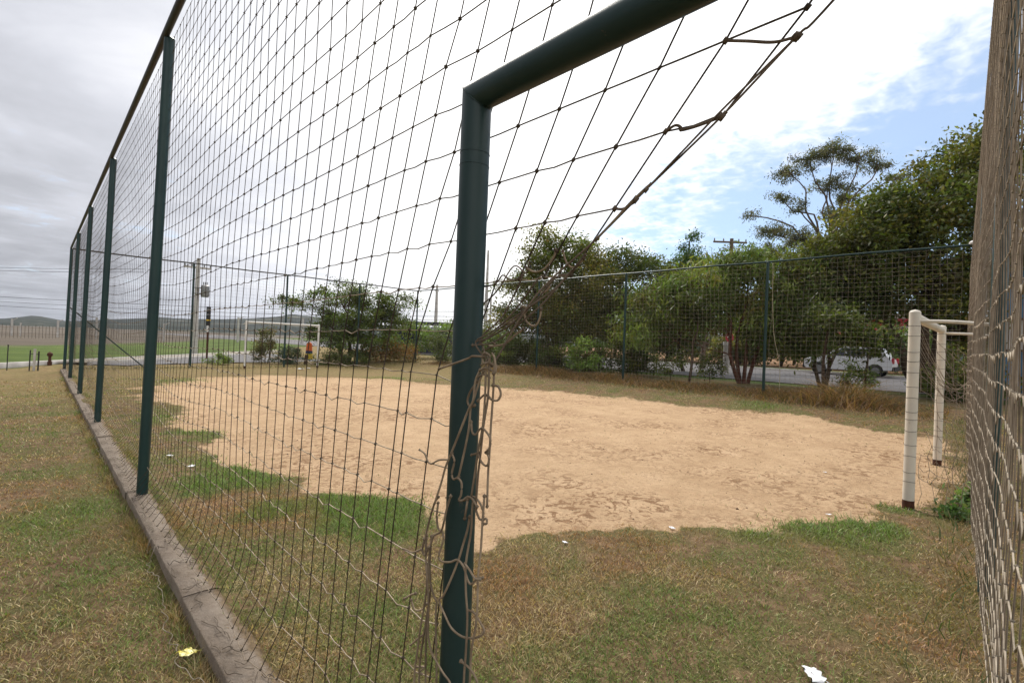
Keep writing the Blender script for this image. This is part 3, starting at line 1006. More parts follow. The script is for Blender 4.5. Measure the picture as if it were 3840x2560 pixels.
# edge cord, gathered cords and hanging loops on the gate post
STRANDS = [
 (0.7,[(0.803,1.438),(0.817,1.413),(0.822,1.371),(0.836,1.349),(0.857,1.309),(0.875,1.274),(0.893,1.24),(0.912,1.205),(0.927,1.163),(0.95,1.109)]),
 (0.7,[(0.796,1.436),(0.806,1.416),(0.825,1.37),(0.834,1.35),(0.837,1.307),(0.849,1.255),(0.862,1.208),(0.867,1.191)]),
 (0.7,[(0.792,1.458),(0.791,1.384),(0.794,1.321),(0.806,1.263),(0.814,1.213),(0.824,1.155)]),
 (0.7,[(0.786,1.459),(0.785,1.384),(0.796,1.318),(0.802,1.257),(0.808,1.202),(0.811,1.138)]),
 (0.7,[(0.772,1.459),(0.773,1.386),(0.776,1.316),(0.777,1.266),(0.779,1.209),(0.778,1.145)]),
 (0.7,[(0.791,1.475),(0.796,1.463),(0.79,1.454),(0.775,1.457),(0.773,1.471),(0.784,1.475)]),
 (0.7,[(0.769,1.475),(0.762,1.467),(0.756,1.441),(0.762,1.434)]),
 (0.7,[(0.817,1.413),(0.842,1.386),(0.85,1.365),(0.84,1.353),(0.825,1.358)]),
 (0.7,[(0.818,1.369),(0.8,1.383),(0.792,1.384)]),
 (0.7,[(0.776,1.407),(0.758,1.406),(0.749,1.391),(0.757,1.377),(0.774,1.375),(0.785,1.38)]),
 (0.7,[(0.891,1.24),(0.88,1.224),(0.888,1.195),(0.881,1.183),(0.865,1.189),(0.851,1.18),(0.851,1.155),(0.858,1.141),(0.842,1.145),(0.828,1.156),(0.812,1.155),(0.795,1.143)]),
 (0.7,[(0.83,1.321),(0.825,1.299),(0.813,1.296),(0.799,1.31),(0.788,1.312),(0.766,1.297),(0.765,1.278),(0.778,1.263)]),
 (0.7,[(0.807,1.256),(0.795,1.239),(0.777,1.234),(0.77,1.249),(0.776,1.262)]),
 (0.7,[(0.833,1.246),(0.807,1.256)]),
 (0.785,[(1.167,1.185),(1.141,1.178),(1.124,1.16),(1.105,1.158),(1.068,1.176)]),
 (0.7,[(0.953,1.431),(0.902,1.445),(0.843,1.462),(0.831,1.467),(0.79,1.468)]),
 (0.7,[(0.939,1.127),(0.957,1.103),(0.986,1.019),(0.979,0.986)]),
 (0.7,[(0.898,1.138),(0.912,1.101),(0.921,1.067),(0.931,1.045),(0.957,1.028),(0.968,1.005),(0.974,0.956),(0.964,0.913),(0.947,0.886),(0.935,0.878),(0.937,0.844),(0.928,0.749),(0.923,0.69),(0.905,0.414)]),
 (0.7,[(0.95,1.108),(0.953,1.075),(0.946,1.049),(0.931,1.045),(0.923,1.03),(0.931,1.008),(0.939,0.982),(0.924,0.976),(0.893,0.986),(0.867,1.0),(0.844,0.991),(0.83,0.969),(0.816,0.964),(0.795,0.985),(0.779,0.992)]),
 (0.7,[(0.835,1.106),(0.841,1.075),(0.856,1.033),(0.867,1.002),(0.89,0.952),(0.919,0.897),(0.935,0.878),(0.912,0.855),(0.883,0.835),(0.843,0.834),(0.806,0.848),(0.779,0.867),(0.772,0.881),(0.785,0.891),(0.806,0.903),(0.83,0.9)]),
 (0.7,[(0.827,1.151),(0.835,1.106)]),
 (0.7,[(0.813,1.152),(0.815,1.125),(0.816,1.08),(0.829,1.007),(0.825,0.945),(0.817,0.895),(0.817,0.817),(0.82,0.745),(0.818,0.502)]),
 (0.7,[(0.78,1.168),(0.783,1.116),(0.785,1.051),(0.791,0.987),(0.789,0.933),(0.792,0.88),(0.803,0.824),(0.804,0.753),(0.807,0.535)]),
 (0.7,[(0.811,1.131),(0.798,1.114),(0.786,1.115),(0.775,1.12),(0.773,1.111),(0.784,1.106)]),
 (0.7,[(0.854,1.141),(0.827,1.154),(0.804,1.148),(0.789,1.129),(0.79,1.111)]),
 (0.7,[(0.829,1.008),(0.812,1.0),(0.793,0.989),(0.775,0.993)]),
 (0.7,[(0.977,0.955),(0.963,0.862),(0.96,0.791),(0.943,0.756),(0.926,0.745),(0.894,0.73),(0.866,0.72),(0.846,0.682)]),
 (0.7,[(0.986,1.019),(0.988,0.974),(0.978,0.897),(0.996,0.795),(1.009,0.71),(1.015,0.642),(1.003,0.374)]),
 (0.7,[(0.972,0.85),(0.977,0.769),(0.972,0.665),(0.959,0.404)]),
 (0.7,[(0.976,1.019),(0.979,0.954),(0.972,0.887),(0.986,0.8),(1.001,0.717),(1.004,0.648),(0.992,0.44)]),
 (0.7,[(0.986,1.013),(0.992,0.985),(0.981,0.974),(0.965,1.0)]),
 (0.785,[(1.199,0.751),(1.164,0.777),(1.144,0.788)]),
 (0.785,[(1.169,0.758),(1.149,0.739),(1.115,0.754),(1.093,0.779)]),
 (0.785,[(1.166,0.631),(1.121,0.675),(1.093,0.698)]),
 (0.785,[(1.138,0.581),(1.104,0.598),(1.12,0.577),(1.114,0.573)]),
 (0.785,[(1.21,0.892),(1.191,0.895),(1.161,0.898),(1.12,0.92)]),
 (0.7,[(0.832,0.789),(0.798,0.787),(0.773,0.769),(0.764,0.741)])]
FAN = {'C': [(0.765,1.65),(0.802,1.573),(0.82,1.543),(0.856,1.506)],
       'B': [(0.714,1.644),(0.756,1.589),(0.791,1.548),(0.832,1.518),(0.862,1.496)],
       'A': [(0.666,1.641),(0.711,1.592),(0.769,1.543),(0.832,1.509),(0.862,1.494)],
       'e1': [(0.594,1.681),(0.632,1.64),(0.683,1.587),(0.738,1.545),(0.811,1.5),(0.873,1.491)],
       'e2': [(0.61,1.663),(0.657,1.619),(0.705,1.588),(0.791,1.539),(0.859,1.496)],
       'l1': [(0.757,1.669),(0.732,1.658),(0.704,1.662),(0.679,1.683),(0.672,1.699)],
       'l2': [(0.653,1.695),(0.641,1.669),(0.625,1.658),(0.61,1.663),(0.598,1.675)],
       'l3': [(0.715,1.615),(0.704,1.611),(0.69,1.617),(0.685,1.629)],
       'l4': [(0.758,1.576),(0.754,1.554),(0.738,1.541),(0.72,1.541),(0.71,1.558),(0.708,1.575)],
       'l5': [(0.768,1.579),(0.762,1.583),(0.749,1.576),(0.758,1.567),(0.766,1.573)],
       'r1': [(0.933,1.638),(0.91,1.635),(0.874,1.636),(0.85,1.644),(0.834,1.658),(0.816,1.649),(0.793,1.644),(0.775,1.65),(0.766,1.654)],
       'l6': [(0.82,1.543),(0.807,1.546),(0.791,1.548)],
       'l7': [(0.873,1.491),(0.848,1.491),(0.811,1.5),(0.783,1.519),(0.759,1.532)]}
mb = MB()
TAN = np.array((0.30, 0.235, 0.165))
TAN2 = np.array((0.20, 0.155, 0.115))
gp = np.array((0.72, 0.795, 1.445))
edge_pts = [(0.805, 0.02, 2.16), (0.80, 0.198, 1.998), (0.80, 0.233, 1.975), (0.798, 0.341, 1.887), (0.79, 0.471, 1.79), (0.785, 0.573, 1.712), (0.75, 0.70, 1.60), gp]
mb.tube(smooth_path(edge_pts, 6), 0.0021, 6, False, TAN2)
e2 = np.array([(0.80, 0.233, 1.975), (0.796, 0.335, 1.900), (0.79, 0.40, 1.845), (0.79, 0.471, 1.79)])
mb.tube(smooth_path(e2, 5), 0.0020, 6, False, TAN2)
mb.tube(smooth_path([(0.79, 0.46, 1.80), (0.788, 0.50, 1.772), (0.786, 0.54, 1.738), (0.785, 0.573, 1.712)], 5), 0.0028, 6, False, TAN)
for a in (0.03, 0.0, -0.03):
    knots(mb, [(0.80, 0.233 + a * 0.1, 1.975), (0.79, 0.471, 1.79), (0.785, 0.573, 1.712), (0.798, 0.341, 1.887)], 0.0062, TAN2 * 0.8)
# gate columns run down into the bundle, row cords sag between them
for key, top in (('C', 0.35), ('B', 0.22), ('A', 0.09)):
    ci = int(np.argmin(np.abs(cols - top)))
    lo = np.where(ok[ci] & (rows < GH))[0]
    q0 = Nd[ci, lo[0]] if len(lo) else np.array((0.80, 0.30, 2.05))
    pts = [tuple(q0)] + [(0.775 - 0.012 * k, a, b) for k, (a, b) in enumerate(FAN[key])] + [tuple(gp)]
    mb.tube(smooth_path(pts, 6), 0.0020, 5, False, TAN2 * 0.8)
for key, pts in FAN.items():
    if key in 'CBA':
        continue
    p3 = [(0.778 - (0.010 * k if key[0] == 'e' else 0.0), a, b) for k, (a, b) in enumerate(pts)]
    mb.tube(smooth_path(p3, 6), 0.0019 if key[0] != 'l' else 0.0022, 5, False, TAN2 * 0.9 if key[0] in 'er' else TAN * 1.25)
    knots(mb, [p3[0], p3[-1]], 0.005, TAN2 * 0.8)
for cords in ([(0.80, 0.312, 2.029), (0.80, 0.285, 2.008), (0.80, 0.255, 1.985), (0.80, 0.233, 1.975)],
              [(0.80, 0.402, 1.924), (0.797, 0.390, 1.922), (0.796, 0.386, 1.908), (0.797, 0.394, 1.897), (0.798, 0.372, 1.890), (0.798, 0.341, 1.887)],
              [(0.80, 0.573, 1.815), (0.80, 0.548, 1.800), (0.80, 0.526, 1.793), (0.798, 0.507, 1.785), (0.79, 0.492, 1.776)]):
    okn = Nd[:8][ok[:8]]
    st_ = okn[np.argmin(np.linalg.norm(okn - np.array(cords[0]), axis=1))]
    cords = [tuple(np.array(c_) + (st_ - np.array(cords[0])) * (1 - i_ / (len(cords) - 1))) for i_, c_ in enumerate(cords)]
    mb.tube(smooth_path(cords, 6), 0.0026, 6, False, TAN2)
    knots(mb, [cords[0], cords[-1]], 0.0075, TAN2 * 0.8)
# long row cords from the net round to the bundle
mb.tube(smooth_path([(0.80, 1.02, 1.56), (0.81, 0.93, 1.60), (0.80, 0.87, 1.63), (0.795, 0.815, 1.68), (0.79, 0.77, 1.66), (0.77, 0.74, 1.68)], 5), 0.0019, 5, False, TAN2)
mb.tube(smooth_path([(0.80, 0.95, 1.47), (0.79, 0.87, 1.49), (0.75, 0.83, 1.50), tuple(gp + (0.01, 0.0, 0.05))], 5), 0.0019, 5, False, TAN)
for k, (sx_, st) in enumerate(STRANDS):
    jitter = (k % 5 - 2) * 0.0035
    pts = np.array([(sx_ + jitter, a, b) for a, b in st])
    if k == 14:
        pts = np.vstack([pts, pts[-1] + (0.01, -0.07, 0.012)])
    if len(pts) > 2:
        pts = smooth_path(pts, 5)
    mb.tube(pts, 0.0025, 6, True, TAN * RNG.uniform(0.85, 1.3))
    knots(mb, pts[[0, -1]], 0.0052, TAN * 0.8)
for k in range(6):                                                       # tails reaching the footing
    a = 0.93 + 0.03 * k
    mb.tube(smooth_path([(0.69 + 0.006 * k, a, 0.50), (0.685, a + 0.02, 0.26), (0.67, a + 0.05, 0.05), (0.64, a + 0.11, 0.035)], 5), 0.0019, 5, True, TAN * 0.9)
for a, b in ((0.797, 1.44), (0.803, 1.425), (0.793, 1.452)):
    th = np.linspace(0, 2 * math.pi, 12)
    mb.tube(np.c_[0.705 + 0.014 * np.cos(th), a + 0.014 * np.sin(th), b + 0.004 * np.sin(2 * th)], 0.002, 5, False, TAN * 0.9)
mb.build('net_bundle', M_CORDC, fence)

# ---- gate frame: post and mitred beam
gate_o = empty('gate_frame', (0.75, GY0, 0))
tag(gate_o, 'dark green tube gate frame with net cords gathered on its chipped post', 'gate frame')
R = 0.0362
ang = np.arange(24) * 2 * math.pi / 24


# the post: ring at the top cut on the 45 degree mitre
mbp = MB()
zs = [0.0, 0.5, 1.0, 1.5, 1.9]
V = [[(R * math.cos(a), R * math.sin(a), z) for a in ang] for z in zs]
V.append([(R * math.cos(a), R * math.sin(a), GH + R * math.sin(a)) for a in ang])
V = np.array(V)
ns = len(V)
ii = np.arange(ns - 1)[:, None] * 24 + np.arange(24)[None, :]
jj = np.arange(ns - 1)[:, None] * 24 + (np.arange(24)[None, :] + 1) % 24
Q = np.stack([ii, jj, jj + 24, ii + 24], -1).reshape(-1, 4)
mbp.add(V.reshape(-1, 3), [Q])
gpost = shade_auto(mbp.build('post', M_GATE, gate_o))
mbp = MB()
ysb = [None, -0.15, -0.5, -0.985]
V = []
for yb in ysb:
    ring = []
    for a in ang:
        xx, off = R * math.cos(a), R * math.sin(a)          # off: along +Y of the post = upwards on the beam
        ring.append((xx, (off if yb is None else yb), GH + off))
    V.append(ring)
V = np.array(V)
ns = len(V)
ii = np.arange(ns - 1)[:, None] * 24 + np.arange(24)[None, :]
jj = np.arange(ns - 1)[:, None] * 24 + (np.arange(24)[None, :] + 1) % 24
Q = np.stack([ii, ii + 24, jj + 24, jj], -1).reshape(-1, 4)
mbp.add(V.reshape(-1, 3), [Q[:, ::-1]])
shade_auto(mbp.build('beam', M_GATE, gate_o))
# weld bead along the mitre
mbp = MB()
th = np.linspace(0, 2 * math.pi, 40)
mbp.tube(np.c_[(R + 0.0006) * np.cos(th), (R + 0.0006) * np.sin(th), GH + (R + 0.0006) * np.sin(th)], 0.0016 + 0.0006 * np.sin(th * 9), 6, False)
shade_auto(mbp.build('weld', M_GATE, gate_o))
mbp = MB()
for z in (1.925, 1.955):                                          # thin lashing wires round the post
    mbp.tube(np.c_[(R + 0.0005) * np.cos(th), (R + 0.0005) * np.sin(th), z + 0.002 * np.sin(th)], 0.0005, 5, False)
shade_auto(mbp.build('wire_tie', M_GATE, gate_o))


# ---- the other three sides
def far_fence(name, label, a, b, posts, base_z, net_off, r_cord, seed, colv, colr, wob=0.10, ht=HT, skip_first=False, mesh=0.13, sag=0.02, dense=False):
    o = empty(name, (0, 0, 0))
    tag(o, label, 'fence')
    a, b = np.array(a, float), np.array(b, float)
    L = np.linalg.norm(b - a)
    d = (b - a) / L
    nrm = np.array((-d[1], d[0]))
    for k, t in enumerate(posts):
        p = a + d * t
        zb = float(H(*p)) if base_z else 0.0
        post('post', (*p, zb - 0.05), (*(p + nrm * random.uniform(-0.03, 0.03)), ht), 0.040, M_GREEN, o, 10)
    mbr = MB()
    rp2 = [(*(a + d * t), ht + 0.015 - 0.02 * math.sin(math.pi * ((t - posts[0]) % 4.0) / 4.0)) for t in np.linspace(0, L, 24)]
    mbr.tube(np.array(rp2), 0.026, 8, True)
    shade_auto(mbr.build('top_rail', M_RAIL if seed != 3 else M_GREEN, o))
    cs = np.arange(0.05, L - 0.03, mesh) if not dense else np.concatenate([np.arange(0.05, 3.0, 0.13), np.arange(3.0, L - 0.03, 0.062)])
    rs = np.arange(0.04, ht - 0.02, 0.127)
    C, Rr = np.meshgrid(cs, rs, indexing='ij')
    gz = H(a[0] + d[0] * C, a[1] + d[1] * C)
    off = net_off + (fbm(C * 0.55, Rr * 0.6, seed * 7 + 1, 3) - 0.5) * 2 * wob * (1 - sm(Rr, ht - 0.7, ht))
    S = C + (fbm(C * 0.8, Rr * 0.7, seed * 7 + 2, 3) - 0.5) * 0.12
    Zz = Rr + gz * (1 - Rr / ht) + (fbm(C * 0.5, Rr * 0.9, seed * 7 + 3, 3) - 0.5) * 0.14 * (1 - sm(Rr, ht - 0.8, ht))
    Nn = np.stack([a[0] + d[0] * S + nrm[0] * off, a[1] + d[1] * S + nrm[1] * off, Zz], -1)
    mbn = MB()
    net_mesh(mbn, Nn, np.ones(C.shape, bool), r_cord, 3, colv, colr, r_cord * 2.0, sag)
    mbn.build('net', M_CORDC, o)
    return o, Nn


back, _ = far_fence('net_fence', 'net fence with thin dark posts behind the small far goal', (0.78, 22.68), (14.95, 22.72), [3.62, 7.2, 10.7], True, -0.06, 0.0016, 2, (0.10, 0.085, 0.07), (0.16, 0.14, 0.11))
mb = MB()
mb.tube(cyl_pts((0.80, 22.68, 2.13), (2.95, 22.68, 0.02)), 0.022, 8, True)
shade_auto(mb.build('brace', M_GREEN, back))
rfence, _ = far_fence('net_fence', 'net fence with green posts in front of the row of trees and road', (14.95, 22.78), (15.18, 0.66), [0.0, 4.45, 8.95, 13.15, 17.85], True, 0.07, 0.0024, 3, (0.38, 0.345, 0.28), (0.38, 0.345, 0.28))
# loose cord dangling from the tree-side net
mb = MB()
mb.tube(smooth_path([(15.08, 4.78, 4.1), (15.05, 4.74, 3.0), (15.02, 4.66, 2.0), (15.05, 4.50, 1.2), (15.0, 4.46, 0.4)], 6), 0.008, 6, True, np.array((0.42, 0.38, 0.26)))
mb.build('loose_cord', M_CORDC, rfence)
front, FN = far_fence('net_fence', 'grey-brown slack net fence seen end-on behind the near goal', (0.80, -0.11), (15.18, 0.56), [3.6, 7.2, 10.8, 14.38], True, 0.05, 0.0026, 4, (0.29, 0.235, 0.175), (0.40, 0.345, 0.27), 0.06, sag=0.06, dense=True)
mb = MB()                                                                # white lid on the far corner post
mb.tube(np.array([(15.17, 0.60, 4.16), (15.17, 0.60, 4.20), (15.17, 0.60, 4.24)]), np.array([0.075, 0.075, 0.03]), 12, True)
shade_auto(mb.build('post_cap', M_WHITE, front))

# ---- goals


def goal(name, label, x0, x1, y, yb, h, r, zb, mat, front_dir, net=True, seed=0):
    o = empty(name, ((x0 + x1) / 2, y, zb))
    tag(o, label, 'goal')
    o.location = (0, 0, 0)
    for k, xx in enumerate((x0, x1)):
        p = post('post', (xx, y, zb + 0.0), (xx, y, zb + h), r, mat, o, 18)
        mbc = MB()                                                      # rusted foot
        mbc.tube(np.array([(xx, y, zb - 0.05), (xx, y, zb + 0.075)]), r * 1.03, 18, True)
        shade_auto(mbc.build('rusted_foot', M_RUST, p))
    mbc = MB()
    mbc.tube(cyl_pts((x0 + 0.0, y, zb + h - r), (x1, y, zb + h - r)), r * 0.93, 16, True)
    shade_auto(mbc.build('crossbar', mat, o))
    for xx in (x0, x1):
        mbc = MB()
        mbc.tube(smooth_path([(xx, y + front_dir * r * 0.6, zb + h - 0.09), (xx - 0.01, (y + yb) / 2, zb + h - 0.10), (xx, yb, zb + h - 0.13)], 4), 0.017, 10, True)
        shade_auto(mbc.build('depth_bar', mat, o))
    return o


G1 = goal('goal', 'cream painted goal with rusted feet and slack brown net beside the end net', 6.34, 9.25, 0.66, 0.06, 1.97, 0.049, 0.0, M_GOAL, -1)
# wires round the near goal post
for xx in (6.34, 9.25):
    ring_ties(G1, (xx, 0.66, 0.2), (xx, 0.66, 1.9), M_CORD, 14, 0.049)
# slack goal net: side curtain and back curtain falling from the depth bars
mb = MB()
rg = np.random.default_rng(31)


def curtain(mb, tops, bots, nr, seed, belly, axis_, holes=0.12):
    tops, bots = np.array(tops, float), np.array(bots, float)
    nc = len(tops)
    Nn = np.zeros((nc, nr, 3))
    for a in range(nc):
        for b in range(nr):
            t = b / (nr - 1)
            p = tops[a] * (1 - t) + bots[a] * t
            w = math.sin(math.pi * t) ** 0.8 * belly * (0.5 + fbm(a * 0.4, b * 0.35, seed, 3))
            p = p + np.array(axis_) * w + rg.normal(0, 0.014, 3) * (1 if 0 < b else 0)
            Nn[a, b] = p
    okk = rg.random((nc, nr)) > holes
    net_mesh(mb, Nn, okk, 0.0029, 4, (0.42, 0.34, 0.26), (0.42, 0.34, 0.26), 0.006, 0.05)


for xx, sd in ((6.34, 1), (9.25, 2)):
    tops = [(xx + 0.01, 0.62 - 0.52 * t, 1.86 - 0.72 * t + 0.12 * t * t) for t in np.linspace(0, 1, 9)]
    bots = [(xx + 0.10 - 0.25 * t, 0.60 - 0.52 * t, 0.02) for t in np.linspace(0, 1, 9)]
    curtain(mb, tops, bots, 15, sd, 0.10, (0.3, -0.3, -0.1))
tops = [(6.34 + 2.91 * t, 0.10 + 0.05 * math.sin(9 * t), 1.12 + 0.2 * math.sin(math.pi * t) + 0.05 * math.sin(17 * t)) for t in np.linspace(0, 1, 27)]
bots = [(6.30 + 3.0 * t, 0.12 + 0.05 * math.sin(23 * t), 0.02) for t in np.linspace(0, 1, 27)]
curtain(mb, tops, bots, 10, 3, 0.06, (0.1, 0.8, 0.0))
for k in range(9):                                                      # torn cords slung from post to the back
    t = rg.uniform(0, 0.3)
    a0 = np.array((6.36, 0.62, 1.84 - 0.05 * k))
    a1 = np.array((6.5 + rg.uniform(-0.1, 0.7), 0.12, rg.uniform(0.9, 1.5)))
    mid_ = (a0 + a1) / 2 + (0, 0, -rg.uniform(0.1, 0.4))
    mb.tube(smooth_path([a0, a0 * .6 + mid_ * .4 + (0, 0, -.04), mid_, a1], 6), 0.0022, 5, False, np.array((0.42, 0.34, 0.25)))
mb.build('goal_net', M_CORDC, G1)
G2 = goal('goal', 'small white goal without a net standing before the far fence', 6.24, 9.28, 22.2, 22.55, 1.95, 0.042, 0.03, M_WHITE, 1)

# ------------------------------------------------------------------ trees and shrubs


def leaf_quads(mb, P, size, colr, rg, droop=0.0, aspect=0.45, up=0.35):
    """one bent leaf per point: two triangles on each side of a midrib would be too many, so a diamond of two triangles"""
    n = len(P)
    d = rg.normal(0, 1, (n, 3))
    d[:, 2] -= droop
    d /= np.linalg.norm(d, axis=1)[:, None]
    w = np.cross(d, rg.normal(0, 1, (n, 3)) + np.array((0, 0, up * 3)))
    w /= np.linalg.norm(w, axis=1)[:, None] + 1e-9
    s = size * rg.uniform(0.6, 1.35, (n, 1))
    v = np.empty((n, 4, 3))
    v[:, 0] = P
    v[:, 1] = P + d * s * 0.45 + w * s * aspect * 0.5
    v[:, 2] = P + d * s
    v[:, 3] = P + d * s * 0.45 - w * s * aspect * 0.5
    b = np.arange(n)[:, None] * 4
    mb.add(v.reshape(-1, 3), [b + np.array([[0, 1, 2, 3]])], np.repeat(colr, 4, axis=0))


def branch(mb, p0, p1, r0, r1, rg, bend=0.12, sides=6):
    p0, p1 = np.array(p0, float), np.array(p1, float)
    L = np.linalg.norm(p1 - p0)
    n = 5
    t = np.linspace(0, 1, n)[:, None]
    pts = p0 + (p1 - p0) * t
    off = rg.normal(0, bend * L * 0.5, (n, 3)) * np.sin(math.pi * t)
    off[:, 2] += 0.06 * L * np.sin(math.pi * t[:, 0])
    pts = smooth_path(pts + off, 2)
    mb.tube(pts, np.linspace(r0, r1, len(pts)), sides, True)
    return pts


def tree(name, label, base, stems, blobs, nclump, nleaf, leaf, cols, rg_seed, bark, cat='tree', group=None, clump_r=0.45, droop=0.3, aspect=0.45, twigs=True, trunk_r=0.13, inner=0.55, parts=('trunk', 'crown'), zmin=None, flat=1.0):
    """stems: list of top points of the main limbs (relative to base). blobs: crown ellipsoids (cx,cy,cz,rx,ry,rz), relative"""
    rg = np.random.default_rng(rg_seed)
    o = empty(name, base)
    tag(o, label, cat, group)
    tb = MB()
    limb_ends = []
    for (sx, sy, sz, bx_, by_, *bz) in stems:
        k_ = 0.42 if bz else 1.0
        pts = branch(tb, (bx_, by_, bz[0] if bz else -0.15), (sx, sy, sz), trunk_r * k_, trunk_r * 0.38 * k_, rg, 0.10, 8)
        limb_ends.append(pts)
    limb_pts = np.vstack(limb_ends)
    vol = np.array([b[3] * b[4] * b[5] for b in blobs])
    vol = vol ** 0.8 / (vol ** 0.8).sum()
    cr = MB()
    cl = []
    for b, f in zip(blobs, vol):
        k = max(3, int(nclump * f))
        d = rg.normal(0, 1, (k, 3))
        d /= np.linalg.norm(d, axis=1)[:, None]
        rad = rg.uniform(inner, 1.06, (k, 1)) ** 0.7
        rad = np.where(rg.random((k, 1)) < 0.10, rg.uniform(1.08, 1.28, (k, 1)), rad)
        c = np.array(b[:3]) + d * rad * np.array(b[3:6])
        cl.append(c)
    cl = np.vstack(cl)
    if zmin is not None:
        cl = cl[cl[:, 2] > zmin]
    per = max(4, int(nleaf * 1.9 / len(cl)))
    top, bot = cl[:, 2].max(), cl[:, 2].min()
    for c in cl:
        r = clump_r * rg.uniform(0.6, 1.4)
        k = int(per * rg.uniform(0.5, 1.5))
        P = c + rg.normal(0, 1, (k, 3)) * r * np.array((0.62, 0.62, 0.42 * flat))
        ci = cols[rg.integers(0, len(cols))]
        cc = np.array(ci)[None] * 1.75 * rg.uniform(0.6, 1.3) * rg.uniform(0.7, 1.25, (k, 1)) * (1 + rg.normal(0, 0.07, (k, 3))) * np.array((1.14, 0.98, 0.95))
        leaf_quads(cr, P, leaf, np.clip(cc, 0.004, 1), rg, droop, aspect)
        if twigs and rg.random() < 0.75:
            dd = np.linalg.norm(limb_pts - c, axis=1) + 0.6 * np.clip(limb_pts[:, 2] - c[2], 0, None)
            p0 = limb_pts[int(np.argmin(dd))]
            branch(tb, p0, c, trunk_r * 0.20, 0.008, rg, 0.15, 4)
    shade_auto(tb.build(parts[0], bark, o))
    cr.build(parts[1], M_LEAF, o)
    return o


DARK = [(0.040, 0.060, 0.014), (0.055, 0.080, 0.018), (0.030, 0.045, 0.014), (0.070, 0.095, 0.022)]
OLIVE = [(0.075, 0.090, 0.020), (0.095, 0.110, 0.025), (0.055, 0.065, 0.018), (0.115, 0.115, 0.030)]
MID = [(0.060, 0.100, 0.026), (0.080, 0.130, 0.030), (0.045, 0.075, 0.020), (0.10, 0.145, 0.035)]
BRIGHT = [(0.11, 0.19, 0.040), (0.14, 0.22, 0.05), (0.085, 0.15, 0.035)]
GREYG = [(0.085, 0.100, 0.055), (0.065, 0.078, 0.042), (0.10, 0.11, 0.06), (0.05, 0.058, 0.034)]
RGRP = 'trees along the right-hand road'
RZ0 = 0.33

# spreading tree behind the far goal
tree('tree', 'round spreading tree with feathery leaves beside the small far goal', (12.6, 25.9, 0.0), [(-0.9, 0.4, 2.6, -0.2, 0.1), (0.4, -0.3, 3.0, 0.0, 0.0), (1.3, -1.0, 2.5, 0.25, -0.1), (-0.1, 0.6, 3.1, 0.1, 0.2)],
     [(0.0, 0.0, 3.2, 2.3, 2.1, 1.15), (-0.5, 0.5, 2.0, 1.6, 1.5, 0.9), (1.2, -1.1, 2.4, 1.4, 1.3, 0.9), (-2.6, 2.5, 3.3, 0.9, 0.9, 0.35), (2.0, -2.1, 3.6, 0.9, 0.9, 0.35), (0.6, -0.5, 1.0, 1.8, 1.7, 0.7)],
     240, 17000, 0.13, DARK + MID[:2], 11, M_BARK, clump_r=0.42, droop=0.1, trunk_r=0.10, flat=0.7)
tree('shrub', 'rusty brown leaved shrub at the foot of the spreading tree', (13.9, 24.4, 0.0), [(-0.2, 0.2, 0.9, 0, 0), (0.3, -0.2, 1.0, 0, 0)], [(0, 0, 0.85, 0.9, 0.9, 0.6), (0.9, -0.9, 0.6, 0.7, 0.7, 0.45)], 50, 2600, 0.10,
     [(0.15, 0.085, 0.03), (0.12, 0.10, 0.03), (0.09, 0.085, 0.03)], 12, M_BARK, 'shrub', trunk_r=0.03)
tree('shrub', 'slim green sapling framed by the far goal posts', (8.15, 25.7, 0.0), [(0.0, 0.0, 1.6, 0, 0), (0.15, -0.1, 1.4, 0.05, 0)], [(0.0, 0.0, 1.15, 0.34, 0.34, 0.75), (-0.3, 0.3, 0.55, 0.3, 0.3, 0.4)], 46, 1900, 0.09, [(0.075, 0.085, 0.035), (0.06, 0.075, 0.028), (0.10, 0.09, 0.04)], 13, M_BARK, 'shrub', clump_r=0.2, trunk_r=0.025)
tree('shrub', 'low dark green bush behind the far goal mouth', (9.0, 25.0, 0.0), [(0.1, 0, 0.5, 0, 0)], [(0, 0, 0.4, 0.65, 0.65, 0.42)], 40, 1700, 0.09, [(0.03, 0.055, 0.035), (0.045, 0.065, 0.03)], 14, M_BARK, 'shrub', clump_r=0.22, trunk_r=0.02)
tree('shrub', 'scrubby bush by the right-hand post of the far goal', (10.5, 24.3, 0.0), [(0.1, 0, 0.5, 0, 0)], [(0, 0, 0.3, 0.8, 0.8, 0.32), (1.2, -0.7, 0.3, 0.8, 0.6, 0.35)], 50, 2000, 0.09, DARK, 15, M_BARK, 'shrub', clump_r=0.2, trunk_r=0.02)
tree('shrub', 'small tuft of weeds by the grey street edge', (5.9, 25.0, 0.0), [(0.05, 0, 0.3, 0, 0)], [(0, 0, 0.22, 0.45, 0.45, 0.22)], 20, 700, 0.09, MID, 16, M_BARK, 'shrub', clump_r=0.15, trunk_r=0.012)

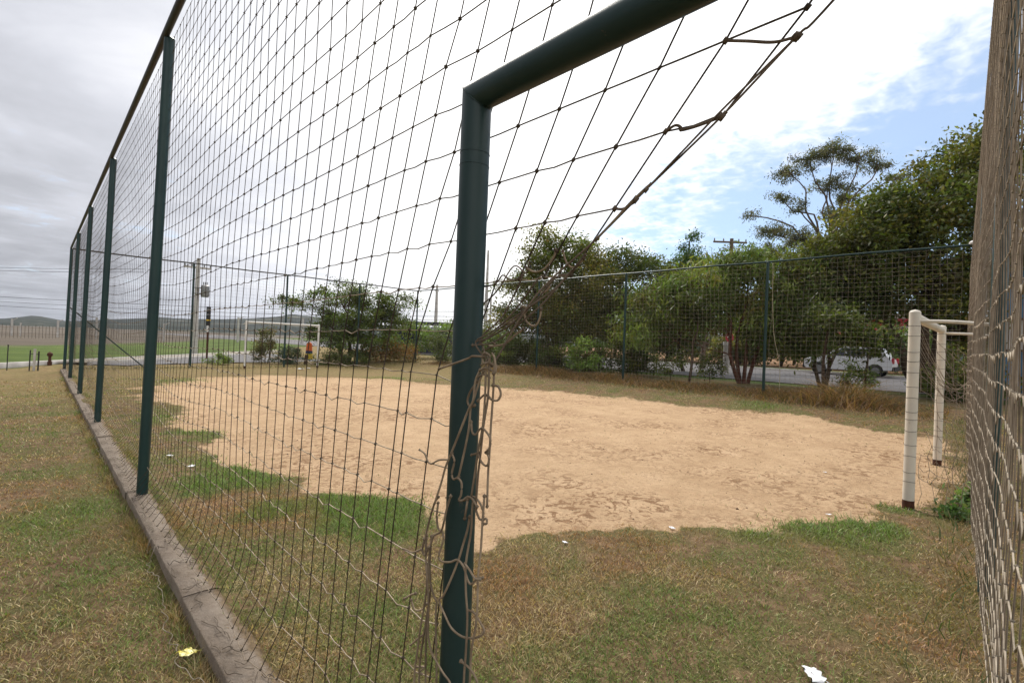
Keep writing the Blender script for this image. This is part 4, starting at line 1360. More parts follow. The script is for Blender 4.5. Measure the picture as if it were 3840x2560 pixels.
# light green bush behind the corner, past the bundle
tree('shrub', 'pale green bushes at the street corner behind the far right fence corner', (19.0, 25.5, 0.1), [(-0.5, 0.5, 1.6, 0, 0), (0.7, -0.6, 1.5, 0, 0)], [(-1.6, 1.8, 1.5, 1.6, 1.5, 0.95), (0.4, -0.2, 1.6, 1.6, 1.5, 1.0), (2.0, -2.2, 1.4, 1.5, 1.5, 1.1)], 150, 7000, 0.14, BRIGHT + MID, 17, M_BARK, 'shrub', clump_r=0.4, trunk_r=0.05)
tree('shrub', 'dense dark hedge clump rooted by the far right fence corner', (17.2, 20.2, 0.2), [(-0.4, 0.4, 1.2, 0, 0), (0.4, -0.4, 1.1, 0, 0)], [(-0.9, 1.2, 0.95, 1.0, 1.1, 0.85), (0.2, -0.4, 0.9, 1.1, 1.2, 0.9), (0.6, -1.9, 0.8, 0.9, 1.0, 0.8)], 130, 7500, 0.10, DARK + MID[:1], 18, M_BARK, 'shrub', clump_r=0.3, trunk_r=0.04)

# the row of trees on the right
tree('tree', 'broad olive-green tree first in the row next to the street corner', (18.9, 15.6, RZ0 - 0.05), [(-1.4, 1.2, 4.6, -0.5, 0.3), (-0.2, 0.1, 5.3, 0.0, 0.0), (1.0, -1.0, 4.8, 0.45, -0.5), (-1.1, 0.3, 3.6, 0.2, 0.4)],
     [(-0.2, 0.2, 4.6, 2.2, 2.2, 1.9), (-1.4, 1.4, 3.2, 1.5, 1.5, 1.2), (1.0, -1.0, 3.8, 1.7, 1.7, 1.8), (0.0, 0.0, 2.6, 1.9, 2.0, 1.0), (-0.8, 0.6, 6.2, 0.9, 0.9, 0.9), (0.5, -0.4, 5.9, 1.1, 1.1, 0.9), (0.2, -0.2, 2.3, 2.3, 2.3, 0.8), (-1.9, 2.0, 2.3, 1.1, 1.1, 0.9), (1.6, -1.6, 2.4, 1.2, 1.2, 0.9)],
     420, 26000, 0.15, OLIVE + DARK[:2], 21, M_BARK, clump_r=0.46, group=None, droop=0.4)
tree('tree', 'dark rounded tree second in the row with a slanting trunk', (22.6, 13.6, RZ0), [(-0.8, 0.8, 4.4, 0.3, -0.2), (0.7, -0.8, 4.6, 0.3, -0.2)],
     [(0.0, 0.0, 4.5, 2.0, 2.0, 1.6), (-0.5, 0.3, 2.9, 1.9, 1.9, 1.1), (1.0, -1.2, 3.9, 1.4, 1.4, 1.5), (-0.7, 0.8, 5.7, 1.0, 1.0, 0.8), (0.0, 0.0, 2.0, 2.0, 2.0, 0.8), (-1.8, 1.9, 3.0, 1.3, 1.3, 1.4), (1.7, -1.8, 2.3, 1.3, 1.3, 1.0)], 330, 20000, 0.16, DARK + OLIVE[:1], 22, M_BARK, clump_r=0.48)
tree('tree', 'blue-green conifer-shaped tree poking above the row', (24.5, 11.9, RZ0), [(0.0, 0.0, 6.9, 0, 0)], [(0, 0, 3.6, 1.3, 1.3, 1.5), (0, 0, 5.2, 0.85, 0.85, 1.2), (0, 0, 6.5, 0.42, 0.42, 0.9)], 150, 9000, 0.13, [(0.05, 0.10, 0.045), (0.07, 0.13, 0.055), (0.04, 0.08, 0.04)], 23, M_BARK, clump_r=0.32, trunk_r=0.10)
tree('tree', 'tall thin pale tree behind the conifer-shaped one', (29.5, 13.2, RZ0), [(0.0, 0.0, 6.0, 0, 0), (0.8, -0.7, 5.5, 0, 0)], [(0, 0, 5.6, 1.5, 1.5, 1.5), (0.9, -0.9, 6.4, 1.0, 1.0, 0.9), (1.7, -1.8, 5.4, 1.3, 1.3, 1.5)], 130, 6000, 0.15, GREYG + MID[:2], 24, M_BARK_PALE, clump_r=0.4)
tree('tree', 'mango-like tree with long drooping leaves and forked red stems', (19.0, 6.9, RZ0 - 0.03), [(-0.9, 1.0, 3.6, -0.10, 0.05), (0.1, 0.0, 4.0, 0.0, 0.0), (0.8, -0.9, 3.6, 0.12, -0.08), (-0.4, -0.2, 3.2, 0.05, 0.1)],
     [(-1.0, 1.3, 3.6, 1.4, 1.4, 1.1), (0.4, -0.3, 3.8, 1.5, 1.5, 1.15), (0.9, -1.3, 3.0, 1.2, 1.2, 1.0), (-0.4, 0.6, 2.6, 1.6, 1.6, 0.7), (-1.8, 2.4, 3.0, 1.1, 1.1, 0.9), (-2.3, 3.1, 2.0, 0.9, 0.9, 0.8), (1.7, -2.1, 3.2, 1.1, 1.1, 1.2), (-0.2, 0.3, 4.5, 1.3, 1.3, 0.6)],
     290, 17000, 0.21, MID + OLIVE[:2], 25, M_BARK_RED, clump_r=0.42, droop=1.3, aspect=0.26, trunk_r=0.075)
tree('tree', 'leafy tree hanging low over the road beside the red-stemmed one', (20.2, 4.55, RZ0), [(-0.6, 0.5, 3.1, -0.05, 0.05), (0.5, -0.6, 3.2, 0.05, 0.0), (0.0, 0.1, 3.6, 0, 0)],
     [(0.0, 0.0, 3.5, 1.6, 1.6, 1.2), (-0.7, 0.7, 2.5, 1.3, 1.3, 0.9), (0.5, -0.6, 3.0, 1.2, 1.2, 0.8), (-1.2, 1.2, 1.7, 0.9, 0.9, 0.6), (-0.5, 0.4, 1.5, 0.7, 0.7, 0.45), (0.0, 0.0, 4.4, 1.2, 1.2, 0.7)], 260, 15000, 0.16, DARK + MID[:2] + OLIVE[:1], 26, M_BARK, clump_r=0.42, droop=0.8, aspect=0.32, trunk_r=0.07)
EUC = [(0.1, 0.0, 15.6, 1.0), (-1.2, 1.2, 15.0, 0.8), (1.2, -1.3, 15.2, 0.85), (-2.1, 2.1, 13.9, 0.8), (2.1, -2.2, 14.7, 0.75), (3.1, -3.2, 13.9, 0.6), (-0.2, 0.3, 13.4, 0.8), (0.9, -0.9, 12.6, 0.85), (-2.4, 2.5, 12.2, 0.6),
       (-1.6, 1.7, 11.6, 0.6), (2.4, -2.5, 11.4, 0.8), (1.5, -1.5, 10.6, 0.7), (0.2, -0.2, 11.2, 0.9), (-2.9, 3.0, 9.8, 0.8), (-1.8, 1.9, 9.4, 1.0), (-0.6, 0.6, 9.0, 1.0), (0.6, -0.5, 9.4, 0.8), (-3.9, 4.1, 10.9, 0.4), (-2.9, 3.1, 8.2, 1.0), (-1.2, 1.2, 7.6, 1.3), (1.0, -1.0, 7.6, 1.1), (3.2, -3.3, 12.2, 0.5)]
tree('tree', 'tall open eucalyptus with bare forking limbs above the other trees', (39.8, 8.9, RZ0), [(0.1, 0.0, 11.0, 0, 0)] + [(x, y, z - 0.1, 0.02 * x, 0.02 * y, 5.5 + 0.28 * z * 0.8) for x, y, z, r in EUC],
     [(x, y, z, r * 1.3, r * 1.3, r * 0.6) for x, y, z, r in EUC], 380, 21000, 0.19, GREYG, 27, M_BARK_PALE, clump_r=0.36, droop=0.9, aspect=0.28, trunk_r=0.20, inner=0.2)
tree('tree', 'large dense dark tree beside the end of the tall net', (21.9, 1.9, RZ0), [(-0.9, 1.0, 5.6, -0.1, 0.1), (0.7, -0.7, 6.8, 0.0, 0.0), (0.1, 0.2, 6.4, 0.0, 0.0), (-1.3, 1.5, 3.8, 0, 0)],
     [(0.3, -0.3, 5.6, 2.3, 2.2, 2.0), (-1.3, 1.4, 4.4, 1.6, 1.6, 1.1), (0.9, -0.9, 7.4, 1.5, 1.5, 1.5), (0.2, 0.0, 3.6, 2.0, 2.0, 1.1), (-0.6, 0.7, 6.3, 1.2, 1.2, 1.0), (-2.1, 2.3, 4.4, 1.3, 1.3, 1.1), (-1.4, 1.5, 5.6, 1.2, 1.2, 1.0), (1.6, -1.6, 2.6, 1.3, 1.3, 1.0), (1.2, -1.2, 8.3, 1.0, 1.0, 0.9)],
     520, 32000, 0.16, DARK + OLIVE + OLIVE[:2], 28, M_BARK, clump_r=0.46, droop=0.4, trunk_r=0.17)
tree('tree', 'dark tree behind the end net and the large dense tree', (26.5, -2.4, RZ0), [(-0.6, 0.6, 4.6, 0, 0), (0.5, -0.6, 4.2, 0, 0)], [(0, 0, 4.8, 2.4, 2.4, 2.2), (0.9, -1.0, 3.4, 2.0, 2.0, 1.4)], 170, 9000, 0.19, DARK + OLIVE[:2], 29, M_BARK, clump_r=0.5)
# background trees over the road
for k, (bx_, by_, hh, ww, sd, lab, cc) in enumerate([
        (50.0, 26.0, 5.6, 2.8, 51, 'distant dark tree over the road behind the street corner', DARK),
        (49.0, 19.0, 6.4, 3.0, 52, 'distant leafy tree over the road near the crossarm pole', MID),
        (47.0, 14.0, 5.4, 3.0, 53, 'distant olive tree over the road behind the red-stemmed tree', OLIVE),
        (58.0, 2.5, 8.5, 3.6, 54, 'distant tall dark tree to the side of the white and red shop', DARK),
        (48.5, 10.2, 3.0, 1.8, 55, 'distant low bush in front of the white and red shop', OLIVE),
        (60.0, 16.5, 8.0, 3.6, 56, 'distant dark tree behind the white and red shop', DARK),
        (46.0, 5.0, 3.4, 2.2, 58, 'distant round bush over the road behind the parked white car', MID),
        (47.0, -1.0, 4.5, 2.6, 59, 'distant olive tree over the road behind the large dense tree', OLIVE),
        (44.5, 23.5, 3.6, 2.4, 60, 'distant dark bush over the road before the leafy tree', DARK),
        (47.5, 31.5, 5.5, 3.2, 61, 'distant tree over the road beyond the street corner masts', MID),
        (45.0, 16.8, 2.6, 1.9, 62, 'distant low olive bush on the bank over the road', OLIVE),
        (54.0, -8.0, 7.0, 4.0, 57, 'distant dark tree beyond the blue shed', DARK)]):
    tree('tree', lab, (bx_, by_, 0.33), [(0, 0, hh * 0.7, 0, 0), (0.6, -0.5, hh * 0.6, 0, 0)], [(0, 0, hh * 0.62, ww, ww, hh * 0.33), (ww * 0.4, -ww * 0.4, hh * 0.4, ww * 0.8, ww * 0.8, hh * 0.25), (-ww * 0.5, ww * 0.5, hh * 0.42, ww * 0.7, ww * 0.7, hh * 0.25)],
         100, 4200, 0.30, cc, sd, M_BARK, clump_r=0.7, trunk_r=0.14)
# saplings and bright weeds at the tree line
for k, (bx_, by_, hh, cc, lab) in enumerate([
        (16.4, 12.3, 1.5, BRIGHT, 'bright green broad-leaved sapling at the fence by the slanting trunk'),
        (17.4, 9.0, 1.1, DARK, 'small dark bush behind the fence by the concrete marker post'),
        (17.6, 7.6, 1.0, DARK, 'small dark bush under the red-stemmed tree'),
        (17.3, 3.1, 0.9, MID, 'small green bush in front of the parked white car'),
        (16.6, 17.5, 1.3, MID, 'scrubby green bush under the broad olive-green tree')]):
    tree('shrub', lab, (bx_, by_, 0.3), [(0.05, -0.05, hh * 0.8, 0, 0)], [(0, 0, hh * 0.6, hh * 0.45, hh * 0.45, hh * 0.42)], 22, 650, 0.15 if k == 0 else 0.09, cc, 70 + k, M_BARK, 'shrub', clump_r=0.18, trunk_r=0.015)
for k, (bx_, by_, hh, ww) in enumerate([(17.6, 18.4, 1.7, 1.1), (18.4, 16.9, 1.5, 1.0), (17.4, 15.0, 1.6, 1.0), (18.0, 13.4, 1.4, 0.9), (17.8, 11.2, 1.6, 0.8), (19.2, 1.0, 1.2, 0.8)]):
    tree('shrub', 'dark scrub bush filling the gap under the row of trees', (bx_, by_, 0.3), [(0.1, -0.1, hh * 0.7, 0, 0), (-0.2, 0.2, hh * 0.7, 0, 0)], [(0, 0, hh * 0.55, ww, ww, hh * 0.5), (0.3, -0.4, hh * 0.35, ww * 0.9, ww * 0.9, hh * 0.35)], 60, 2300, 0.12, DARK + MID[:1] + OLIVE[:1], 130 + k, M_BARK, 'shrub', 'dark scrub under the row of trees', clump_r=0.26, trunk_r=0.02)
# thin trunks standing under the crowns
for k, (bx_, by_, hh, rr, lean, lab) in enumerate([
        (16.6, 7.9, 2.6, 0.05, 0.15, 'thin bare dark trunk left of the red stems'),
        (16.9, 3.75, 2.2, 0.06, 0.0, 'straight brown trunk behind the fence before the road'),
        (17.4, 2.95, 1.5, 0.05, 0.1, 'short thin brown trunk beside the straight one')]):
    o = tree('sapling_tree', lab, (bx_, by_, 0.25), [(lean, -lean, hh, 0, 0)], [(lean, -lean, hh + 0.2, 0.6, 0.6, 0.4)], 20, 800, 0.14, DARK, 80 + k, M_BARK, 'tree', clump_r=0.3, trunk_r=rr)

# ---- dry weeds heaped along the foot of the tree-side fence
mb = MB()
rg = np.random.default_rng(91)
n = 26000
yy = rg.uniform(0.9, 21.5, n)
xx = 15.05 + rg.normal(0, 0.45, n) - 0.25 * sm(4 - yy, 0, 3) * rg.random(n)
hp = np.clip(fbm(xx * 0.7, yy * 0.7, 95, 3) * 1.5 - 0.25, 0.15, 1.2)
heap = 1.3 + 2.4 * np.exp(-((yy - 3.0) / 1.4) ** 2) + 0.6 * np.exp(-((yy - 11.5) / 1.0) ** 2)
hgt = rg.uniform(0.06, 0.24, n) * hp * heap
cc = np.where(rg.random((n, 1)) < 0.6, np.array([[0.40, 0.235, 0.10]]), np.array([[0.17, 0.082, 0.042]])) * rg.uniform(0.5, 1.25, (n, 1))
gsel = (rg.random(n) < 0.16)[:, None]
cc = np.where(gsel, np.array([[0.07, 0.10, 0.03]]) * rg.uniform(0.6, 1.3, (n, 1)), cc)
blade_mesh(mb, xx, yy, H(xx, yy) - 0.01, hgt, rg.uniform(0.006, 0.016, n), rg.uniform(0.6, 3.0, n), cc, rg)
n = 2600                                                                # the same along the back fence, thinner
xx = rg.uniform(1.0, 15.0, n)
yy = 22.6 + rg.normal(0, 0.5, n)
cc = np.where(rg.random((n, 1)) < 0.5, np.array([[0.24, 0.17, 0.08]]), np.array([[0.10, 0.12, 0.04]])) * rg.uniform(0.6, 1.2, (n, 1))
blade_mesh(mb, xx, yy, H(xx, yy) - 0.01, rg.uniform(0.05, 0.16, n), rg.uniform(0.006, 0.014, n), rg.uniform(0.4, 1.6, n), cc, rg)
n = 1500                                                                # foot of the end net
xx = rg.uniform(1.6, 14.5, n)
yy = -0.05 + 0.046 * xx + rg.normal(0.02, 0.09, n)
cc = np.where(rg.random((n, 1)) < 0.6, np.array([[0.26, 0.19, 0.10]]), np.array([[0.07, 0.11, 0.035]])) * rg.uniform(0.6, 1.2, (n, 1))
blade_mesh(mb, xx, yy, H(xx, yy) - 0.005, rg.uniform(0.04, 0.15, n), rg.uniform(0.003, 0.008, n), rg.uniform(0.3, 1.4, n), cc, rg)
tag(mb.build('dry_weeds', M_BLADE), 'heaped straw-brown dry weeds along the foot of the fences', 'weeds', None, 'stuff')
# green weed at the near goal
tree('weed', 'green leafy weed growing beside the near goal foot at the end net', (6.55, 0.22, 0.0), [(0.02, 0, 0.16, 0, 0)], [(0, 0, 0.12, 0.16, 0.10, 0.10), (-0.25, 0.12, 0.08, 0.10, 0.08, 0.06)], 22, 420, 0.06, [(0.06, 0.12, 0.04), (0.085, 0.14, 0.045)], 96, M_BARK, 'weed', clump_r=0.06, trunk_r=0.004, parts=('stem', 'leaves'))
tree('weed', 'dark leafy weed on the lawn outside the concrete strip', (-0.12, 2.02, -0.07), [(0.01, 0, 0.1, 0, 0)], [(0, 0, 0.07, 0.14, 0.12, 0.06)], 18, 380, 0.05, [(0.025, 0.06, 0.03), (0.04, 0.075, 0.035)], 97, M_BARK, 'weed', clump_r=0.05, trunk_r=0.003, parts=('stem', 'leaves'))

# ------------------------------------------------------------------ street things


def part(mbx, name, mat, parent, auto=True):
    o = mbx.build(name, mat, parent)
    return shade_auto(o) if auto else o


# utility pole with transformer
up = empty('utility_pole', (7.25, 36.3, 0.0))
tag(up, 'concrete utility pole carrying a transformer beyond the far goal', 'pole')
mb = MB()
mb.tube(np.array([(0, 0, -0.3), (0.0, 0, 3.0), (0.02, 0, 6.1)]), np.array([0.17, 0.14, 0.11]), 12, True)
part(mb, 'shaft', M_CONC_PALE, up)
mb = MB()
mb.box((-0.75, -0.05, 5.45), (0.75, 0.05, 5.57))
part(mb, 'crossarm', M_CONC_PALE, up)
for xx in (-0.7, -0.3, 0.35, 0.7):
    mb = MB()
    mb.tube(np.array([(xx, 0, 5.57), (xx, 0, 5.64), (xx, 0, 5.72)]), np.array([0.035, 0.05, 0.02]), 8, True)
    part(mb, 'insulator', M_STEEL, up)
mb = MB()
mb.tube(np.array([(0.38, -0.32, 3.65), (0.38, -0.32, 3.72), (0.38, -0.32, 4.35), (0.38, -0.32, 4.42)]), np.array([0.2, 0.24, 0.24, 0.15]), 14, True)
tr = part(mb, 'transformer', M_STEEL, up)
for k in range(3):
    mb = MB()
    mb.tube(np.array([(0.28 + 0.1 * k, -0.32, 4.42), (0.28 + 0.1 * k, -0.32, 4.6)]), 0.03, 8, True)
    part(mb, 'bushing', M_STEEL, tr)
for zz in (3.85, 4.2):
    mb = MB()
    mb.box((-0.16, -0.2, zz), (0.3, 0.02, zz + 0.05))
    part(mb, 'bracket', M_STEEL, up)

# overhead wires
for k, (z0, z1, off) in enumerate([(7.2, 7.0, 0.0), (6.9, 6.75, 0.4), (3.5, 3.4, 0.0), (3.05, 2.95, 0.0), (2.6, 2.6, 0.0)]):
    A = np.array((-40.0, 102.0 + off, z0))
    B = np.array((32.0, 31.5 + off, z1 + 1.0)) if k > 1 else np.array((7.0, 56.2 + off, z1))
    t = np.linspace(0, 1, 30)[:, None]
    p = A + (B - A) * t
    p[:, 2] -= 1.1 * np.sin(math.pi * (t[:, 0] * 2 % 1)) * 0.4
    mb = MB()
    mb.tube(p, 0.017, 5, True)
    o = mb.build('overhead_wire', M_WIRE)
    tag(o, ['highest overhead wire above the green field', 'second highest overhead wire above the green field', 'upper wire of the low trio across the hills', 'middle wire of the low trio across the hills', 'lowest overhead wire just above the hills'][k], 'wire', 'overhead wires above the field')

# dark marker pole with a pale label
bp = empty('marker_pole', (6.56, 29.98, 0.0))
tag(bp, 'dark banded pole with a pale label beyond the far fence', 'pole')
mb = MB()
mb.tube(np.array([(0, 0, -0.2), (0, 0, 1.75)]), 0.05, 10, True)
part(mb, 'shaft', M_RUST, bp)
mb = MB()
mb.tube(np.array([(0, 0, 1.75), (0, 0, 2.8)]), 0.105, 12, True)
part(mb, 'sleeve', M_BLACK, bp)
for zz in (2.05, 2.35, 2.62):
    mb = MB()
    mb.tube(np.array([(0, 0, zz), (0, 0, zz + 0.06)]), 0.109, 12, True)
    part(mb, 'band', M_YELLOW if zz < 2.1 else M_STEEL, bp)
mb = MB()
mb.box((-0.09, -0.13, 1.45), (0.03, -0.09, 1.78))
part(mb, 'label_plate', M_WHITE, bp)

# far field: pale concrete posts and a picket fence
for k, (xx, yy, z1, rr) in enumerate([(-2.16, 86.1, 2.05, 0.10), (-1.38, 85.4, 1.6, 0.08), (1.9, 82.2, 2.1, 0.10), (5.3, 78.8, 2.65, 0.10), (17.8, 66.6, 3.3, 0.10), (23.5, 61.0, 3.6, 0.10), (11.2, 72.5, 2.2, 0.08)]):
    o = empty('concrete_post', (xx, yy, 0.0))
    tag(o, 'pale concrete post with a slanted arm standing in the brown field' if k % 2 == 0 else 'plain pale concrete post standing in the brown field', 'post', 'pale armed posts in the brown field' if k % 2 == 0 else 'pale plain posts in the brown field')
    mb = MB()
    mb.box((-rr, -rr, -0.2), (rr, rr, z1))
    part(mb, 'shaft', M_CONC_PALE, o)
    if k % 2 == 0:
        mb = MB()
        mb.tube(cyl_pts((0, 0, z1 - 0.25), (0.45, -0.4, z1 + 0.12)), 0.05, 6, True)
        part(mb, 'arm', M_CONC_PALE, o)
ff = empty('field_fence', (0, 0, 0))
tag(ff, 'thin paling fence along the edge of the brown field', 'fence')
p0, p1 = np.array((-14.0, 62.0)), np.array((26.0, 93.0))
npal = 150
palm = None
rngp = np.random.default_rng(3)
for k in range(npal):
    p = p0 + (p1 - p0) * k / (npal - 1)
    if palm is None:
        mb = MB()
        mb.tube(np.array([(0, 0, -0.1), (0, 0, 1.42)]), 0.016, 5, True)
        o = part(mb, 'paling', M_BARK, ff)
        palm = o
    else:
        o = palm.copy()
        COL.objects.link(o)
        o.parent = ff
    o.location = (p[0], p[1], 0)
    o.scale = (1, 1, 0.85 + 0.2 * rngp.random())
for zz in (1.1, 0.4):
    mb = MB()
    mb.tube(cyl_pts((*p0, zz), (*p1, zz)), 0.018, 5, True)
    part(mb, 'rail', M_BARK_PALE, ff)

# low pipe stands and stubs at the lawn edge on the left
ps = empty('pipe_stand', (-0.02, 23.1, 0.0))
tag(ps, 'low grey pillar between two thin dark stakes at the lawn edge', 'stand')
for xx, hh, rr, mt in ((-0.11, 0.62, 0.018, M_BLACK), (0.0, 0.66, 0.035, M_CONC_PALE), (0.10, 0.58, 0.022, M_BLACK)):
    mb = MB()
    mb.tube(np.array([(xx, 0, -0.1), (xx + 0.01, 0, hh)]), rr, 8, True)
    part(mb, 'stake' if mt is M_BLACK else 'pillar', mt, ps)
mb = MB()
mb.tube(cyl_pts((-0.11, 0, 0.5), (0.10, 0, 0.48)), 0.012, 6, True)
part(mb, 'tie_bar', M_BLACK, ps)
st = empty('hydrant_stub', (0.40, 25.4, 0.0))
tag(st, 'short rust-red stub with a bulbous head by the pale field kerb', 'stub')
mb = MB()
mb.tube(np.array([(0, 0, -0.1), (0, 0, 0.10), (0, 0, 0.11), (0, 0, 0.30)]), np.array([0.07, 0.07, 0.05, 0.045]), 10, True)
part(mb, 'barrel', M_RUST, st)
mb = MB()
mb.tube(np.array([(0, 0, 0.30), (0.0, 0, 0.34), (0, 0, 0.42), (0, 0, 0.47)]), np.array([0.06, 0.085, 0.08, 0.02]), 10, True)
part(mb, 'head', M_RUST, st)
sk = empty('thin_stake', (-0.66, 23.3, 0.0))
tag(sk, 'single thin dark stake in the lawn before the green field', 'stake')
mb = MB()
mb.tube(np.array([(0, 0, -0.1), (0.01, 0, 0.75)]), 0.014, 6, True)
part(mb, 'shaft', M_BLACK, sk)
mb = MB()
mb.tube(np.array([(0.01, 0, 0.74), (0.01, 0, 0.78)]), 0.02, 6, True)
part(mb, 'tip', M_BLACK, sk)

# stump by the far goal
sp_ = empty('tree_stump', (9.6, 24.4, 0.0))
tag(sp_, 'short dark cut trunk standing inside the far goal view', 'stump')
mb = MB()
mb.tube(np.array([(0, 0, -0.1), (0.01, 0.01, 0.2), (0.03, 0, 0.5)]), np.array([0.09, 0.075, 0.07]), 9, True)
part(mb, 'trunk', M_BARK, sp_)
mb = MB()
mb.tube(np.array([(0.03, 0, 0.5), (0.03, 0, 0.51)]), np.array([0.066, 0.062]), 9, True)
part(mb, 'cut_face', M_BARK_PALE, sp_)

# road barrel
rb = empty('road_barrel', (12.08, 30.2, 0.03))
tag(rb, 'orange and yellow road barrel on the grey street', 'barrel')
for nm, z0, z1, r0, r1, mt in (('base', 0.0, 0.32, 0.24, 0.21, M_YELLOW), ('band', 0.32, 0.50, 0.21, 0.19, M_NAVY), ('drum', 0.50, 0.95, 0.19, 0.16, M_ORANGE), ('cap', 0.95, 1.03, 0.11, 0.06, M_ORANGE)):
    mb = MB()
    mb.tube(np.array([(0, 0, z0), (0, 0, z1)]), np.array([r0, r1]), 16, True)
    part(mb, nm, mt, rb)

# dark carport behind the spreading tree
cp = empty('carport', (22.6, 34.0, 0.0), math.radians(-44))
tag(cp, 'dark flat-roofed carport with white trusses behind the spreading tree', 'carport')
mb = MB()
mb.box((-2.6, -1.8, 2.72), (2.6, 1.8, 2.9))
rf = part(mb, 'roof', M_DARKROOF, cp)
for k in range(12):
    x0 = -2.5 + k * 0.42
    mb = MB()
    mb.tube(cyl_pts((x0, -1.78, 2.48), (x0 + 0.21, -1.78, 2.70)), 0.025, 5, True)
    part(mb, 'truss_web', M_WHITE, rf)
mb = MB()
mb.tube(cyl_pts((-2.5, -1.78, 2.46), (2.5, -1.78, 2.46)), 0.03, 6, True)
part(mb, 'truss_chord', M_DARKROOF, rf)
for xx in (-2.4, 0.0, 2.4):
    for yy in (-1.7, 1.7):
        mb = MB()
        mb.tube(np.array([(xx, yy, -0.1), (xx, yy, 2.72)]), 0.06, 8, True)
        part(mb, 'column', M_DARKROOF, cp)
mb = MB()
mb.box((-2.5, 1.72, 0.0), (2.5, 1.80, 2.4))
part(mb, 'back_wall', M_NAVY, cp)
mb = MB()
mb.box((-0.4, 1.62, 0.9), (0.2, 1.72, 1.35))
part(mb, 'notice_board', M_WHITE, cp)

# pale masts
for k, (xx, yy, z1) in enumerate([(35.2, 49.5, 8.3), (39.6, 45.2, 12.8)]):
    o = empty('mast', (xx, yy, 0))
    tag(o, ['shorter pale mast beyond the street next to the gate post', 'taller pale mast with a cable stay beyond the street'][k], 'mast')
    mb = MB()
    mb.tube(np.array([(0, 0, -0.2), (0, 0, z1 * 0.55), (0, 0, z1)]), np.array([0.24, 0.2, 0.12]), 10, True)
    part(mb, 'shaft', M_CONC_PALE, o)
    if k == 1:
        mb = MB()
        mb.tube(cyl_pts((0, 0, 5.0), (-1.1, 1.1, 7.6)), 0.03, 5, True)
        part(mb, 'cable_stay', M_WIRE, o)
        mb = MB()
        mb.tube(np.array([(0.4, -0.4, -0.2), (0.4, -0.4, 7.0)]), 0.12, 8, True)
        part(mb, 'side_pole', M_CONC_PALE, o)
    else:
        mb = MB()
        mb.box((-0.3, -0.05, z1 - 0.8), (0.3, 0.05, z1 - 0.7))
        part(mb, 'crossarm', M_CONC_PALE, o)

# crossarm pole among the right-hand trees
o = empty('utility_pole', (34.6, 13.7, 0.3))
tag(o, 'brown wooden utility pole with a crossarm rising above the tree row', 'pole')
mb = MB()
mb.tube(np.array([(0, 0, -0.3), (0, 0, 9.1)]), np.array([0.16, 0.12]), 10, True)
part(mb, 'shaft', M_BARK_PALE, o)
mb = MB()
mb.tube(cyl_pts((-0.9, 0.9, 8.85), (0.75, -0.75, 8.85)), 0.07, 6, True)
part(mb, 'crossarm', M_BARK_PALE, o)
for t in (-0.85, -0.4, 0.35, 0.7):
    mb = MB()
    mb.tube(np.array([(t, -t, 8.9), (t, -t, 9.0), (t, -t, 9.1)]), np.array([0.03, 0.055, 0.03]), 8, True)
    part(mb, 'insulator', M_STEEL, o)

# concrete marker post with red sign on top
o = empty('marker_post', (26.4, 10.5, 0.33))
tag(o, 'stout pale concrete post with a small red sign on its white cap', 'marker post')
mb = MB()
mb.tube(np.array([(0, 0, -0.2), (0, 0, 1.5)]), 0.16, 12, True)
part(mb, 'shaft', M_CONC_PALE, o)
mb = MB()
mb.tube(np.array([(0, 0, 1.5), (0, 0, 1.68)]), np.array([0.19, 0.19]), 12, True)
part(mb, 'cap', M_WHITE, o)
mb = MB()
mb.tube(np.array([(0.03, -0.03, 1.68), (0.03, -0.03, 2.15)]), 0.03, 8, True)
part(mb, 'stem', M_RED, o)
mb = MB()
c0 = np.array((0.06, -0.10, 1.92))
th = np.arange(8) * math.pi / 4 + math.pi / 8
dv = np.array((-0.70, -0.714, 0.0))
rt = np.array((0.714, -0.70, 0.0))
ring = c0 + 0.24 * (np.cos(th)[:, None] * rt + np.sin(th)[:, None] * np.array((0, 0, 1)))
mb.add(np.vstack([ring, ring + dv * 0.02]), [np.arange(8)[None, ::-1], (np.arange(8) + 8)[None, :], np.array([(k, (k + 1) % 8, 8 + (k + 1) % 8, 8 + k) for k in range(8)])])
sg = part(mb, 'sign_plate', M_RED, o)
mb = MB()
b0 = c0 + dv * 0.024
mb.add(np.array([b0 - rt * 0.13 + (0, 0, -0.02), b0 + rt * 0.13 + (0, 0, -0.02), b0 + rt * 0.13 + (0, 0, 0.04), b0 - rt * 0.13 + (0, 0, 0.04)]), [np.array([(0, 1, 2, 3)])])
part(mb, 'white_bar', M_WHITE, sg)

# white car on the far side of the road (nose towards +Y)
car = empty('parked_car', (34.9, 6.6, 0.36))
tag(car, 'white hatchback-style off-roader standing on the road behind the trees', 'car')
prof = [(-2.15, 0.42), (-2.2, 0.75), (-2.12, 1.02), (-1.95, 1.15), (-1.72, 1.62), (-1.45, 1.70), (0.25, 1.70), (0.55, 1.60), (1.05, 1.12), (1.95, 1.00), (2.15, 0.85), (2.2, 0.5), (2.1, 0.36)]
lower = [(1.78, 0.36), (1.72, 0.60), (1.52, 0.74), (1.28, 0.74), (1.06, 0.60), (1.0, 0.34), (-1.0, 0.34), (-1.06, 0.60), (-1.28, 0.74), (-1.52, 0.74), (-1.72, 0.60), (-1.78, 0.40)]
pp = prof + lower
mb = MB()
layers = []
for xx, inset in ((-0.88, 0.03), (-0.84, 0.0), (-0.55, -0.015), (0.55, -0.015), (0.84, 0.0), (0.88, 0.03)):
    ring = []
    for (a, z) in pp:
        k = 1 - inset * 0.4
        tum = 0.14 * max(0, (z - 1.05)) / 0.65
        ring.append((xx * (1 - tum), a * k, z))
    layers.append(ring)
V = np.array(layers)
npf = len(pp)
